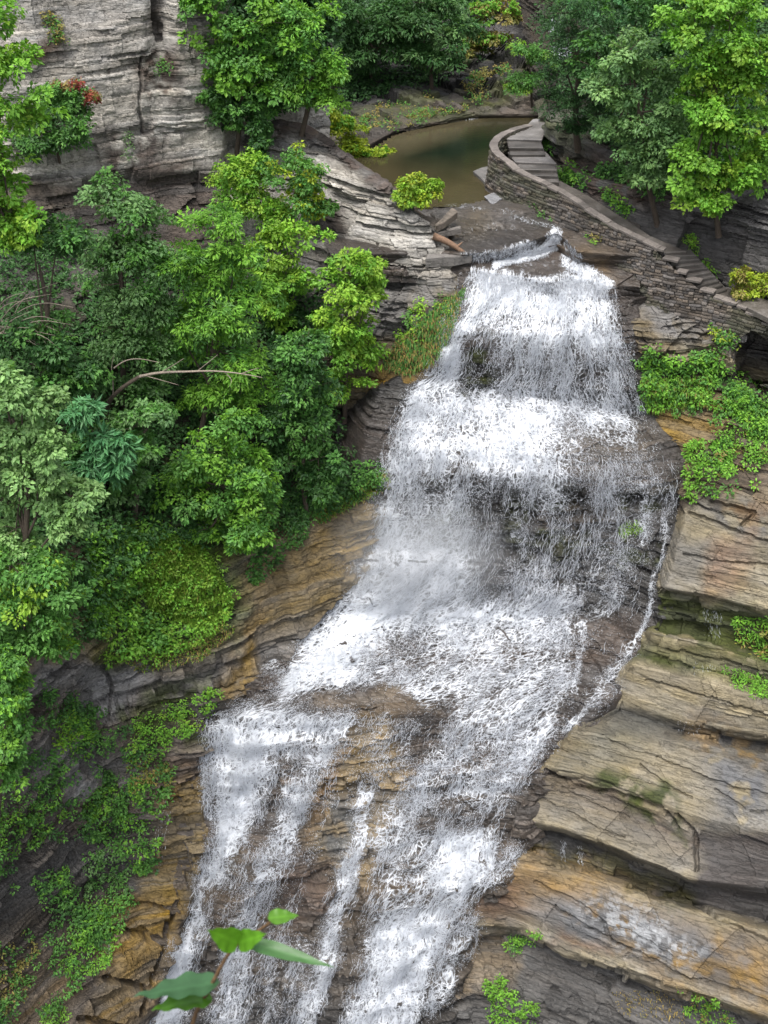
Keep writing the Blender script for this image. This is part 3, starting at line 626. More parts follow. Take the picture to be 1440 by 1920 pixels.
# --- left cliff, tree covered slope and lower left wall
rock_patch("left_wall", [
    L([(-190, -140, 60), (0, -140, 63), (430, -140, 66), (620, -140, 72)], .17, LGREY),
    L([(-190, 0, 58.5), (0, 0, 61.5), (270, 0, 64.5), (300, 0, 65.5), (330, 0, 64.7), (440, 0, 66), (620, 0, 71)], .17, LGREY),
    L([(-190, 150, 57.5), (0, 150, 60.5), (270, 150, 63.5), (300, 150, 64.2), (330, 150, 63.9), (440, 150, 65.2), (620, 150, 70)], .17, LGREY),
    L([(-190, 260, 57), (0, 260, 60), (270, 260, 63), (420, 260, 64.5), (440, 260, 66), (620, 260, 69)], .17, LGREY),
    L([(-190, 325, 56.6), (0, 325, 59.6), (270, 325, 62.6), (420, 318, 64.2), (440, 325, 65), (620, 325, 67)], .17, LGREY),
    L([(-190, 350, 56.6), (0, 350, 59.6), (270, 350, 62.8), (420, 340, 64.4), (440, 350, 65), (620, 350, 66)], .25, BROWN),
    L([(-190, 480, 54), (0, 480, 57), (270, 480, 61), (440, 470, 62), (620, 480, 62)], .3, DGREY),
    L([(-190, 620, 47), (0, 620, 51), (270, 600, 56.5), (440, 600, 58.5), (640, 600, 59.5)], .3, SOIL),
    L([(-190, 850, 40), (0, 850, 44), (250, 850, 50), (440, 850, 52.5), (560, 850, 55), (660, 850, 56.5)], .3, SOIL),
    L([(-190, 1000, 37), (0, 1000, 40.5), (250, 1000, 46.5), (440, 1000, 50), (600, 940, 53.5), (720, 905, 54.2)], .25, SOIL),
    L([(-190, 1060, 36.5), (0, 1060, 40), (250, 1060, 46), (420, 1050, 49), (500, 1020, 50.5), (600, 985, 52.4), (730, 960, 53.4)], .25, OCHRE),
    L([(-190, 1130, 36), (0, 1130, 39.4), (180, 1130, 44), (300, 1150, 46.2), (440, 1130, 47.9), (560, 1090, 50), (640, 1090, 51), (700, 1060, 52.2)], .3, OCHRE),
    L([(-190, 1230, 35.4), (0, 1230, 38.5), (160, 1240, 43.2), (300, 1230, 45.4), (420, 1200, 46.6), (450, 1180, 47.2), (540, 1150, 48.9), (640, 1130, 50.4)], .25, OCHRE),
    L([(-190, 1300, 35.2), (0, 1280, 38.6), (120, 1250, 42), (180, 1262, 43.6), (300, 1275, 45), (420, 1260, 46.2), (480, 1240, 47.2), (560, 1220, 48)], .35, GREY),
    L([(-190, 1380, 34.6), (0, 1350, 38), (120, 1330, 41.4), (190, 1360, 43.3), (300, 1370, 44.3), (400, 1340, 45.3), (470, 1300, 46.2), (520, 1300, 46.4)], .35, BROWN),
    L([(-190, 1480, 33.8), (0, 1440, 37.4), (120, 1420, 40.8), (190, 1440, 42.6), (260, 1440, 42.9), (370, 1420, 44.0), (420, 1430, 44)], .35, GREY),
    L([(-190, 1620, 33), (0, 1560, 36.8), (120, 1520, 40.2), (200, 1510, 42), (280, 1520, 42.3), (370, 1500, 42.9), (420, 1500, 43)], .35, BROWN),
    L([(-190, 1760, 32.2), (0, 1680, 36.2), (120, 1620, 39.5), (200, 1610, 41), (260, 1640, 41), (360, 1620, 41.7), (420, 1620, 41.6)], .4, DGREY),
    L([(-190, 1840, 32.2), (0, 1740, 36), (100, 1690, 38.6), (180, 1690, 39.7), (230, 1690, 40), (330, 1700, 40.5), (400, 1700, 40.4)], .3, SOIL),
    L([(-190, 1920, 31.5), (0, 1850, 34.8), (100, 1800, 37.2), (180, 1790, 38.3), (230, 1770, 38.8), (300, 1780, 39.4), (370, 1790, 39.6)], .25, BROWN),
    L([(-190, 1990, 31), (0, 1940, 33.6), (100, 1920, 35.6), (180, 1910, 36.6), (240, 1910, 37.4), (300, 1920, 37.8), (360, 1930, 38)], .3, BROWN),
    L([(-190, 2100, 30), (0, 2100, 31.5), (180, 2100, 34), (360, 2100, 35.5)], .3, BROWN),
], smooth=3, lump=.6, plunge=3, cracks=[([(284, -40), (292, 20), (300, 72)], 6, .8), ([(268, 105), (262, 200), (270, 250)], 3, .3), ([(215, 1748), (262, 1752), (305, 1768)], 8, .8), ([(200, 1832), (240, 1838), (275, 1852)], 8, .8),
    ([(150, 1908), (200, 1918), (245, 1930)], 8, .8), ([(330, 1690), (300, 1790), (262, 1900)], 5, .6), ([(225, 1690), (300, 1700), (335, 1712)], 5, .5), ([(195, 1250), (215, 1300), (205, 1350)], 4, .4), ([(300, 1480), (340, 1470), (385, 1450)], 4, .4)], paints=[
    dict(p=[(240, 110), (330, 90), (340, 190), (260, 200)], c=(0.086, 0.066, 0.053), f=15, n=.42),
    dict(p=[(180, 240), (290, 240), (330, 300), (420, 330), (440, 480), (280, 480), (200, 340)], c=(0.086, 0.069, 0.059), f=20, n=.36, seed=4),
    dict(p=[(278, -20), (302, -20), (300, 75), (282, 65)], c=(.08, .065, .05), f=6, j=10, w=.3),
    dict(p=[(230, 330), (440, 330), (440, 480), (250, 480)], c=(0.073, 0.059, 0.050), f=20, s=.9),
    dict(p=[(30, 80), (110, 60), (130, 110), (40, 120)], c=(0.106, 0.073, 0.053), f=15, n=.45, seed=9),
    dict(p=[(320, 200), (430, 190), (430, 250), (340, 250)], c=(0.304, 0.284, 0.238), f=30, s=.7),
    dict(p=[(100, 30), (270, 0), (270, 60), (120, 90)], c=(0.290, 0.271, 0.251), f=40, s=.6),
    dict(p=[(160, 980), (420, 960), (460, 1130), (420, 1200), (300, 1240), (180, 1240)], c=(.05, .08, .018), f=30),
    dict(p=[(440, 1060), (600, 970), (720, 910), (730, 960), (650, 1100), (480, 1190)], c=(.19, .135, .06), f=25, s=.7, n=.48, seed=71),
    dict(p=[(60, 1240), (160, 1230), (170, 1270), (60, 1300)], c=GREY, f=15),
    dict(p=[(150, 1250), (270, 1250), (250, 1330), (190, 1350), (160, 1310)], c=(0.218, 0.211, 0.205), f=15),
    dict(p=[(230, 1330), (400, 1280), (400, 1380), (260, 1440)], c=(.06, .075, .02), f=25, n=.42),
    dict(p=[(270, 1400), (390, 1390), (370, 1470), (270, 1490)], c=(0.125, 0.092, 0.066), f=20),
    dict(p=[(300, 1500), (400, 1440), (390, 1620), (330, 1700), (270, 1680)], c=(0.178, 0.125, 0.050), f=20, w=.2),
    dict(p=[(220, 1690), (330, 1690), (330, 1800), (240, 1920), (160, 1920)], c=(0.211, 0.142, 0.053), f=20, w=.2),
    dict(p=[(110, 1400), (170, 1400), (160, 1500), (120, 1500)], c=(0.218, 0.211, 0.205), f=15, n=.45),
    dict(p=[(0, 1840), (110, 1810), (140, 1890), (60, 1940), (0, 1940)], c=(0.158, 0.119, 0.079), f=20),
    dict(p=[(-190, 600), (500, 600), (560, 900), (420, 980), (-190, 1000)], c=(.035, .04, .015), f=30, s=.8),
    dict(p=[(460, 1190), (500, 1150), (480, 1310), (420, 1300)], c=(0.218, 0.139, 0.033), f=15, w=.3, s=.8),
])

# --- the rock fin left of the crest
rock_patch("rock_fin", [
    L([(420, 300, 74), (520, 285, 72), (640, 335, 69.5), (750, 415, 66), (850, 470, 63.5)], .15, SOIL),
    L([(420, 238, 69), (520, 222, 67.6), (560, 228, 67.2), (640, 280, 65.2), (700, 324, 63.7), (750, 364, 62), (785, 400, 61), (815, 415, 60.2), (850, 432, 60.2)], .12, BROWN),
    L([(425, 244, 67.4), (520, 228, 66.2), (560, 236, 65.6), (640, 290, 63.7), (700, 334, 62.2), (750, 374, 60.7), (775, 404, 59.8), (812, 424, 59.3), (845, 445, 59.6)], .2, DGREY),
    L([(430, 300, 65.5), (520, 280, 65), (600, 300, 64), (660, 335, 62.8), (720, 375, 61.2), (770, 425, 59.6), (808, 450, 59.0), (840, 470, 59.4)], .38, LGREY),
    L([(430, 420, 63), (520, 420, 62.6), (600, 420, 61.6), (680, 430, 60.6), (740, 460, 59.5), (790, 490, 58.9), (815, 495, 58.9), (850, 505, 59)], .42, LGREY),
    L([(430, 520, 61.5), (520, 520, 61), (600, 520, 60.2), (680, 530, 59.4), (740, 540, 58.8), (800, 540, 58.4), (850, 530, 58.4), (880, 530, 58.6)], .42, GREY),
    L([(430, 620, 59.5), (560, 620, 58.8), (680, 620, 58), (740, 620, 57.6), (800, 615, 57.2), (840, 600, 57.4), (862, 600, 57.8)], .35, GREY),
    L([(430, 690, 58), (560, 690, 57.4), (680, 690, 57), (740, 690, 56.6), (790, 685, 56.2), (825, 670, 56.5)], .25, OCHRE),
    L([(430, 735, 57.2), (560, 735, 56.8), (680, 732, 56.3), (740, 725, 55.8), (775, 715, 55.6), (810, 705, 56)], .2, OCHRE),
    L([(430, 765, 57.4), (560, 765, 57.4), (680, 768, 57.3), (740, 770, 56.8), (765, 760, 56.4), (800, 740, 56.6)], .35, BLACK),
    L([(430, 860, 55.6), (560, 860, 55.8), (680, 870, 55.6), (730, 880, 55), (760, 880, 54.8), (790, 860, 55)], .35, DGREY),
    L([(430, 960, 53), (560, 960, 53.4), (680, 960, 53.7), (730, 960, 53.6), (790, 960, 53.6)], .3, BROWN),
], smooth=2, lump=.35, paints=[
    dict(p=[(500, 228), (600, 240), (700, 335), (750, 375), (740, 400), (640, 320), (560, 270), (490, 270)], c=(.08, .06, .05), f=12, n=.40),
    dict(p=[(480, 270), (540, 270), (560, 330), (480, 330)], c=(0.330, 0.310, 0.284), f=20, s=.7),
    dict(p=[(600, 400), (640, 400), (640, 450), (580, 440)], c=(0.079, 0.063, 0.053), f=12),
    dict(p=[(780, 560), (880, 530), (850, 640), (800, 700), (720, 690), (740, 620)], c=(0.132, 0.099, 0.040), f=25, n=.4),
    dict(p=[(700, 700), (800, 690), (770, 740), (700, 750)], c=(0.198, 0.125, 0.033), f=15),
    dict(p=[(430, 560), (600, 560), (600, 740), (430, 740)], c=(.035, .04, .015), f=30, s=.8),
])

# --- rock and wooded slope right of the path
rock_patch("right_cliff", [
    L([(960, -150, 104), (1100, -150, 96), (1300, -150, 88), (1640, -150, 80)], .2, SOIL),
    L([(980, 60, 92), (1050, 60, 86), (1100, 60, 82), (1300, 60, 76), (1640, 60, 70)], .2, SOIL),
    L([(1000, 190, 76.5), (1030, 190, 75), (1100, 190, 73.4), (1250, 190, 70), (1440, 190, 67), (1640, 190, 63)], .25, SOIL),
    L([(1010, 208, 73.6), (1040, 215, 70.6), (1110, 232, 68.6), (1180, 290, 65.6), (1280, 345, 62.2), (1440, 348, 59.5), (1640, 346, 56.5)], .4, SOIL),
    L([(1012, 222, 72.4), (1040, 235, 69.6), (1090, 275, 66.5), (1150, 325, 63.9), (1250, 378, 60.9), (1310, 378, 59.8), (1440, 366, 57.6), (1640, 366, 54.8)], .55, DGREY),
    L([(1008, 262, 72), (1040, 300, 68.8), (1085, 345, 65.7), (1145, 384, 63.2), (1190, 415, 61.8), (1240, 452, 60.3), (1300, 500, 59.2), (1350, 540, 57.9), (1440, 540, 56.8), (1640, 560, 54)], .5, DGREY),
    L([(1000, 290, 71.5), (1030, 340, 67.5), (1080, 380, 64.8), (1140, 420, 62.6), (1190, 455, 61), (1240, 490, 59.6), (1300, 540, 58.4), (1350, 590, 57), (1440, 620, 56), (1640, 640, 53)], .3, DGREY),
], smooth=2, lump=.4, paints=[
    dict(p=[(1120, 240), (1180, 290), (1290, 345), (1500, 350), (1640, 300), (1640, -150), (1100, -150)], c=SOIL, f=20, j=20),
    dict(p=[(1040, 290), (1110, 260), (1260, 370), (1240, 400), (1150, 370), (1060, 345)], c=(.075, .05, .038), f=20, n=.4),
    dict(p=[(1000, 200), (1120, 190), (1110, 290), (1010, 280)], c=(.07, .075, .04), f=20, n=.4),
    dict(p=[(1230, 390), (1460, 390), (1460, 520), (1300, 500)], c=(.11, .103, .1), f=25),
])

# --- unseen wooded hillside above the frame, added to block sky reflected in the pool
hx = np.linspace(-1, 1, 160); hz = np.linspace(0, 1, 50); HX, HZ = np.meshgrid(hx, hz)
ang = HX * 1.25; rad_ = 108 + 26 * HZ + 6 * (fbm(HX * 9, HZ * 4, 0 * HX, 3, 601) - .5) - 30 * np.abs(HX) ** 2
hp = np.stack([np.sin(ang) * rad_ * .8, np.cos(ang) * rad_, CZ - 24 + 32 * HZ + 6 * (fbm(HX * 14, HZ * 6, 0 * HX + 3, 3, 602) - .5)], -1)
hc = np.array((.022, .034, .012)) * (.5 + fbm(HX * 40, HZ * 20, 0 * HX, 3, 603))[..., None]
structure(mesh_obj("sky_blocking_hill", hp.reshape(-1, 3), grid_faces(50, 160), M_ROCK, col=hc.reshape(-1, 3), attrs={'wet': np.zeros(8000), 'lay': np.zeros(8000)}))

# --- small pool, water surface
def flat_water(name, poly, z, cfun, step=.25):
    w = np.array([P(u, v, yz(v, z - CZ if z > 0 else z)) for u, v in poly])
    x0, x1, y0, y1 = w[:, 0].min(), w[:, 0].max(), w[:, 1].min(), w[:, 1].max()
    X, Yg = np.meshgrid(np.arange(x0, x1, step), np.arange(y0, y1, step))
    p = np.stack([X, Yg, np.full(X.shape, w[0, 2])], -1); u, v = proj(p)
    f = grid_faces(*X.shape); keep = inpoly(u, v, poly).ravel(); f = f[keep[f].all(1)]
    return structure(mesh_obj(name, p.reshape(-1, 3), f, M_POOL, col=cfun(u, v).reshape(-1, 3)))
def poolcol(u, v):
    deep = softpoly(u, v, [(740, 285), (870, 235), (960, 232), (960, 290), (850, 320), (760, 310)], 30)[..., None]
    sand = softpoly(u, v, [(690, 290), (740, 250), (900, 222), (860, 245), (760, 280)], 18)[..., None]
    c = np.array((.05, .041, .021)) * (1 - deep) + np.array((.008, .013, .008)) * deep
    return c * (1 - sand) + np.array((.07, .058, .034)) * sand
flat_water("pool_water", [(640, 310), (735, 252), (880, 214), (1010, 214), (1020, 260), (1000, 370), (920, 385), (800, 392), (700, 400)], -23.2, poolcol)

# ------------------------------------------------------------------ falling water
def flow_s(u, v): a = np.interp(v, VB, UL); return (u - a) / (np.interp(v, VB, UR) - a)
def flow_u(s, v): a = np.interp(v, VB, UL); return a + s * (np.interp(v, VB, UR) - a)
WATER_MAIN = [(890, 505), (1000, 525), (1035, 534), (1065, 522), (1140, 543), (1152, 600), (1180, 660), (1195, 780), (1240, 850), (1262, 920), (1255, 960), (1200, 1000),
    (1150, 1030), (1120, 1100), (1090, 1160), (1075, 1300), (1030, 1400), (950, 1500), (935, 1570), (950, 1620), (880, 1680), (830, 1790), (790, 1920), (770, 2050), (590, 2050), (640, 1920),
    (700, 1720), (720, 1580), (740, 1500), (830, 1480), (845, 1380), (760, 1315), (680, 1300), (600, 1305), (500, 1318), (560, 1220), (590, 1170), (640, 1115), (685, 1040), (712, 920),
    (732, 820), (760, 735), (812, 692), (828, 630), (870, 560)]
WATER_LEFT = [(385, 1345), (500, 1310), (640, 1335), (655, 1350), (590, 1400), (560, 1440), (480, 1560), (405, 1645), (385, 1720), (350, 1920), (330, 2050), (240, 2050), (280, 1900), (325, 1780), (385, 1640), (405, 1560), (385, 1450)]
STROKES = [  # polyline, half width, density
    ([(640, 1360), (570, 1460), (520, 1590), (470, 1690), (440, 1800), (430, 1920), (425, 2050)], 38, .58),
    ([(720, 1350), (710, 1430), (690, 1500)], 34, .34), ([(690, 1500), (650, 1640), (610, 1800), (570, 1920), (540, 2050)], 24, .62),
    ([(650, 1365), (610, 1500), (570, 1640), (530, 1760)], 16, .24), ([(770, 1360), (740, 1480), (720, 1600), (700, 1720)], 24, .36), ([(470, 1420), (440, 1560), (410, 1640)], 30, .55), ([(560, 1780), (540, 1900), (530, 2000)], 30, .4),
    ([(900, 1330), (840, 1420), (770, 1500), (720, 1580)], 50, .5),
    ([(1240, 900), (1240, 960), (1246, 1040), (1224, 1095)], 7, .42), ([(1150, 930), (1150, 1030), (1130, 1130)], 60, .36), ([(1120, 1180), (1150, 1200)], 30, .22), ([(1226, 1090), (1212, 1150), (1192, 1200), (1160, 1255), (1110, 1310), (1060, 1370)], 7, .5), ([(1180, 1215), (1150, 1262), (1110, 1310)], 26, .42),
    ([(1092, 1175), (1086, 1230), (1076, 1290)], 12, .5),
    ([(1150, 920), (1155, 1000)], 10, .4), ([(1205, 905), (1210, 1010)], 14, .5),
    ([(880, 1730), (840, 1800), (810, 1880)], 30, .55), ([(960, 1600), (930, 1640)], 25, .5),
    ([(520, 1760), (510, 1850), (500, 1950)], 26, .35), ([(385, 1350), (385, 1440), (390, 1520)], 14, .5),
    ([(480, 1240), (520, 1250), (560, 1270)], 14, .5), ([(510, 1170), (560, 1160)], 12, .3)]
HOLES = [  # soft polygons that thin the water: poly, feather, strength
    ([(872, 640), (905, 628), (925, 640), (915, 725), (872, 728)], 22, .9),
    ([(930, 660), (1170, 670), (1180, 765), (930, 745)], 26, .28),
    ([(1060, 800), (1225, 810), (1250, 905), (1080, 895)], 40, .5),
    ([(1100, 905), (1260, 915), (1250, 1160), (1090, 1120), (1080, 980)], 40, .5),
    ([(960, 930), (1110, 930), (1100, 1090), (960, 1080)], 45, .52),
    ([(860, 880), (950, 920), (960, 1120), (900, 1130)], 30, .55), ([(880, 1040), (960, 1040), (960, 1130), (890, 1140)], 30, .25),
    ([(770, 880), (850, 880), (830, 1010), (770, 1000)], 45, .3),
    ([(720, 1190), (800, 1180), (820, 1250), (700, 1260)], 40, .35), ([(860, 1240), (960, 1230), (940, 1300), (840, 1290)], 40, .25),
    ([(600, 1295), (740, 1295), (720, 1330), (580, 1335)], 20, .75), ([(730, 1320), (840, 1320), (830, 1370), (720, 1360)], 20, .8),
    ([(830, 1340), (960, 1390), (930, 1500), (770, 1490)], 40, .3),
    ([(980, 1200), (1080, 1200), (1060, 1330), (990, 1340)], 40, .25),
    ([(730, 1590), (800, 1570), (800, 1680), (740, 1700)], 35, .3), ([(880, 590), (1000, 590), (990, 640), (880, 632)], 30, .15),
    ([(770, 1505), (945, 1512), (938, 1558), (770, 1552)], 14, .5),
    ([(500, 1420), (560, 1400), (560, 1460), (520, 1560), (470, 1600)], 26, .45)]
BOOST = [  # soft polygons where the water is thickest
    ([(890, 520), (1140, 560), (1150, 600), (1000, 610), (870, 590)], 30, .45), ([(830, 600), (880, 600), (870, 690), (820, 720), (770, 760), (760, 740)], 25, .5),
    ([(920, 750), (1190, 790), (1180, 815), (1050, 815), (930, 900), (840, 860)], 40, .5), ([(740, 750), (860, 750), (800, 900), (730, 900)], 30, .25),
    ([(680, 1050), (790, 950), (860, 1000), (850, 1130), (700, 1180), (600, 1230)], 45, .5), ([(560, 1210), (720, 1190), (640, 1290), (520, 1310)], 25, .6),
    ([(430, 1360), (580, 1360), (540, 1440), (450, 1560), (395, 1640), (400, 1560)], 30, .65), ([(400, 1620), (380, 1720), (340, 1920), (280, 1920), (330, 1780)], 25, .7),
    ([(780, 1562), (930, 1572), (900, 1650), (800, 1660)], 20, .5), ([(780, 1470), (950, 1480), (945, 1504), (780, 1500)], 14, .4), ([(870, 608), (990, 612), (1160, 640), (1160, 655), (980, 632), (880, 622)], 12, .35), ([(760, 1680), (880, 1680), (760, 1920), (640, 1920)], 35, .45)]
def density(u, v):
    nu = u + 26 * (fbm(u * .03, v * .02, 0 * u + 3, 3, 91) - .5); nv = v + 26 * (fbm(u * .03, v * .03, 0 * u + 7, 3, 93) - .5)
    d = softpoly(nu, nv, WATER_MAIN, 20) * .62
    d = np.maximum(d, softpoly(nu, nv, WATER_LEFT, 20) * .62)
    for poly, fe, st in BOOST: d = d + (1 - d) * .62 * st * softpoly(nu, nv, poly, fe) * (d > .05)
    for poly, fe, st in HOLES: d = d * (1 - st * softpoly(nu, nv, poly, fe))
    for pts, r, de in STROKES:
        us = [p[0] for p in pts]; vs = [p[1] for p in pts]
        b = (u > min(us) - 2 * r) & (u < max(us) + 2 * r) & (v > min(vs) - 2 * r) & (v < max(vs) + 2 * r)
        if b.any(): d[b] = np.maximum(d[b], de * np.clip(1.4 - segdist(nu[b], nv[b], pts) / r, 0, 1))
    foam = softpoly(nu, nv, [(620, 1130), (700, 1090), (860, 1120), (1000, 1140), (1060, 1180), (960, 1180), (760, 1180), (640, 1250), (540, 1300), (560, 1230)], 60)
    return np.maximum(d, foam * .97)
fu, fv, fp, fn = FALLS['u'], FALLS['v'], FALLS['p'], FALLS['n']
fY = fp[..., 1].copy(); pu, pv = proj(fp)
for k in range(1, len(fY)): fY[k] = np.minimum(fY[k], fY[k - 1] + .002)     # water falls plumb over an undercut
wp = P(pu, pv, fY); wn = fn.copy()
for _ in range(12):
    for ax in (0, 1):
        for A in (wp, wn):
            B = np.moveaxis(A, ax, 0); B[1:-1] = .25 * B[:-2] + .5 * B[1:-1] + .25 * B[2:]
wp = wp + wn * .12
dens = density(fu, fv)
tcum = np.concatenate([np.zeros((1, fu.shape[1])), np.cumsum(np.linalg.norm(np.diff(wp, axis=0), axis=-1), 0)], 0)
uvw = np.stack([flow_s(fu, fv) * 12.0, -tcum[:, [fu.shape[1] // 2]] + 0 * fu], -1).reshape(-1, 2)
ff = grid_faces(*fu.shape); ff = ff[(dens.ravel()[ff] > .02).any(1)]
def compact(v, f, *arrs):
    used = np.unique(f); m = np.full(len(v), -1); m[used] = np.arange(len(used)); return (v[used], m[f]) + tuple(a[used] for a in arrs)
cv, cf, cuv, cd = compact(wp.reshape(-1, 3), ff, uvw, dens.ravel())
structure(mesh_obj("waterfall_sheet", cv, cf, M_FALLS, uv=cuv, attrs={'dens': cd}, smooth=True))

# distance buffer of the water surface alone
YW = np.full((560, 460), 1e9)
np.minimum.at(YW, (np.clip(((fv + 160) / 4).astype(int), 0, 559), np.clip(((fu + 200) / 4).astype(int), 0, 459)), wp[..., 1])
def SW(u, v):
    Y = YW[np.clip(((v + 160) / 4).astype(int), 0, 559), np.clip(((u + 200) / 4).astype(int), 0, 459)]
    return P(u, v, np.where(Y > 1e8, 45, Y)), Y < 1e8
def streaks(name, n, seed, lmin, lmax, wmin, wmax, off, gain, power=1.0, fs=22, ft=.03, jit=.14):
    r = np.random.default_rng(seed)
    u = r.uniform(270, 1275, n * 6); v = r.uniform(500, 1960, n * 6)
    d = density(u, v); s = flow_s(u, v)
    nz = fbm(s * fs, v * ft, 0 * s, 3, 131)
    pr = np.clip(d ** power * gain * (.06 + 1.9 * sstep(.42, .66, nz)), 0, 1)
    ok = r.random(len(u)) < pr; u, v, s = u[ok][:n], v[ok][:n], s[ok][:n]
    A, o1 = SW(u, v); B, o2 = SW(flow_u(s, v + 14), v + 14)
    k = o1 & o2; A, B = A[k], B[k]; m = len(A)
    ax = B - A; L0 = np.linalg.norm(ax, axis=1, keepdims=True); ax = ax / (L0 + 1e-9)
    ax = ax + r.normal(0, jit, (m, 3)); ax /= np.linalg.norm(ax, axis=1, keepdims=True)
    nrm = np.array([0, -.7, .45]); A = A + nrm * (r.random((m, 1)) ** 2 * off) + r.normal(0, .05, (m, 3))
    Ln = (lmin + (lmax - lmin) * r.random((m, 1)) ** 2.2); Wd = wmin + (wmax - wmin) * r.random((m, 1)) ** 2
    q = r.normal(0, 1, (m, 3)); e1 = np.cross(ax, q); e1 /= np.linalg.norm(e1, axis=1, keepdims=True); e2 = np.cross(ax, e1)
    bend = e1 * Ln * r.normal(0, .16, (m, 1))
    V = np.stack([A, A + ax * Ln * .45 + bend + e1 * Wd, A + ax * Ln * .45 + bend + (-.5 * e1 + .87 * e2) * Wd, A + ax * Ln * .45 + bend + (-.5 * e1 - .87 * e2) * Wd, A + ax * Ln], 1)
    f = np.array([[0, 1, 2], [0, 2, 3], [0, 3, 1], [4, 2, 1], [4, 3, 2], [4, 1, 3]])
    Fc = (np.arange(m)[:, None, None] * 5 + f[None]).reshape(-1, 3)
    return structure(mesh_obj(name, V.reshape(-1, 3), Fc, M_DROP, smooth=True), 'stuff')
streaks("falling_water_flecks", 170000, 5, .03, .15, .007, .019, .25, .9, jit=.5)
streaks("spray_droplets", 80000, 6, .02, .06, .007, .016, .6, .7, fs=14, jit=.3)
def chains(name, n, seed, K=5, dv=5.5):
    """long wavering threads of water that follow the flow"""
    r = np.random.default_rng(seed)
    u = r.uniform(270, 1275, n * 6); v = r.uniform(500, 1940, n * 6)
    d = density(u, v); s = flow_s(u, v)
    ok = r.random(len(u)) < np.clip(d * 1.2 * (.02 + 1.6 * sstep(.46, .64, fbm(s * 34, v * .012, 0 * s, 3, 151))), 0, 1) * (d > .12)
    u, v, s = u[ok][:n], v[ok][:n], s[ok][:n]; m = len(u)
    pts = []; good = np.ones(m, bool); sw = s.copy(); off = np.array([0, -.7, .45]) * (r.random((m, 1)) ** 2 * .22)
    for k in range(K):
        uu, vv = flow_u(sw, v + k * dv), v + k * dv
        p, o = SW(uu, vv); good &= o & (density(uu, vv) > .06); pts.append(p + off + r.normal(0, .034, (m, 3))); sw = sw + r.normal(0, .0035, m)
    pts = np.stack(pts, 1); fall = (pts[:, -1] - pts[:, 0]); fall /= np.linalg.norm(fall, axis=1, keepdims=True) + 1e-9
    pts = pts[good & (fall[:, 2] < -.86 + .12 * r.random(m))]; m = len(pts)
    t = np.gradient(pts, axis=1); t /= np.linalg.norm(t, axis=2, keepdims=True) + 1e-9
    e1 = np.cross(t, r.normal(0, 1, (m, 1, 3))); e1 /= np.linalg.norm(e1, axis=2, keepdims=True) + 1e-9; e2 = np.cross(t, e1)
    rad = (r.uniform(.005, .016, (m, 1)) * r.uniform(.35, 1.5, (m, K)))[..., None]; rad[:, 0] *= .1; rad[:, -1] *= .1
    V = np.stack([pts + rad * (e1 * math.cos(q) + e2 * math.sin(q)) for q in (0, 2.094, 4.189)], 2).reshape(-1, 3)
    i = (np.arange(m)[:, None] * K + np.arange(K - 1)[None]).reshape(-1, 1) * 3
    f = np.concatenate([np.concatenate([i + a, i + b, i + b + 3, i + a + 3], 1) for a, b in ((0, 1), (1, 2), (2, 0))])
    return structure(mesh_obj(name, V, f, M_DROP, smooth=True), 'stuff')
chains("falling_water_threads", 17000, 8)
# first small drop at the crest, laid over the stream bed
def over_bed(name, polys, seed, n):
    r = np.random.default_rng(seed); V = []
    mb = MB()
    for poly, cnt, ln, wd in polys:
        us = [p[0] for p in poly]; vs = [p[1] for p in poly]
        u = r.uniform(min(us), max(us), cnt * 3); v = r.uniform(min(vs), max(vs), cnt * 3)
        k = inpoly(u, v, poly); u, v = u[k][:cnt], v[k][:cnt]
        p = S(u, v) + np.array([0, -.06, .05]); m = len(p)
        q = S(u + r.normal(0, 2, m), v + 9) - S(u, v); q /= np.linalg.norm(q, axis=1, keepdims=True) + 1e-9
        q += r.normal(0, .15, q.shape)
        Ln = ln * (.4 + r.random((m, 1))); Wd = wd * (.5 + r.random((m, 1)))
        e1 = np.cross(q, r.normal(0, 1, (m, 3))); e1 /= np.linalg.norm(e1, axis=1, keepdims=True) + 1e-9; e2 = np.cross(q, e1)
        V = np.stack([p, p + q * Ln * .5 + e1 * Wd, p + q * Ln * .5 + (-.5 * e1 + .87 * e2) * Wd, p + q * Ln * .5 + (-.5 * e1 - .87 * e2) * Wd, p + q * Ln], 1)
        f = np.array([[0, 1, 2], [0, 2, 3], [0, 3, 1], [4, 2, 1], [4, 3, 2], [4, 1, 3]])
        mb.add(V.reshape(-1, 3), (np.arange(m)[:, None, None] * 5 + f[None]).reshape(-1, 3))
    return structure(mb.build(name, M_DROP, smooth=True), 'stuff')
CREST = [([(1043, 438), (1036, 458), (1005, 474)], 13, .72), ([(1030, 465), (985, 482), (930, 497)], 13, .8), ([(868, 484), (940, 475), (1000, 457)], 9, .56), ([(960, 494), (1010, 498), (1060, 506)], 14, .3), ([(1060, 455), (1086, 484)], 8, .5),
    ([(1066, 494), (1100, 512), (1136, 536)], 17, .72), ([(890, 512), (960, 520), (1035, 534), (1064, 523), (1140, 544)], 13, .62), ([(880, 528), (1140, 556)], 12, .7), ([(805, 376), (860, 390), (960, 402), (1000, 418)], 8, .34), ([(950, 404), (1040, 428)], 8, .3), ([(870, 440), (960, 425)], 9, .26)]
bu, bv, bp, bn = BED['u'], BED['v'], BED['p'], BED['n']
cw = bp + bn * .05 + np.array([0, 0, .03])
for _ in range(3):
    for ax in (0, 1):
        B = np.moveaxis(cw, ax, 0); B[1:-1] = .25 * B[:-2] + .5 * B[1:-1] + .25 * B[2:]
jn = 10 * (fbm(bu * .05, bv * .05, 0 * bu + 2, 3, 501) - .5)
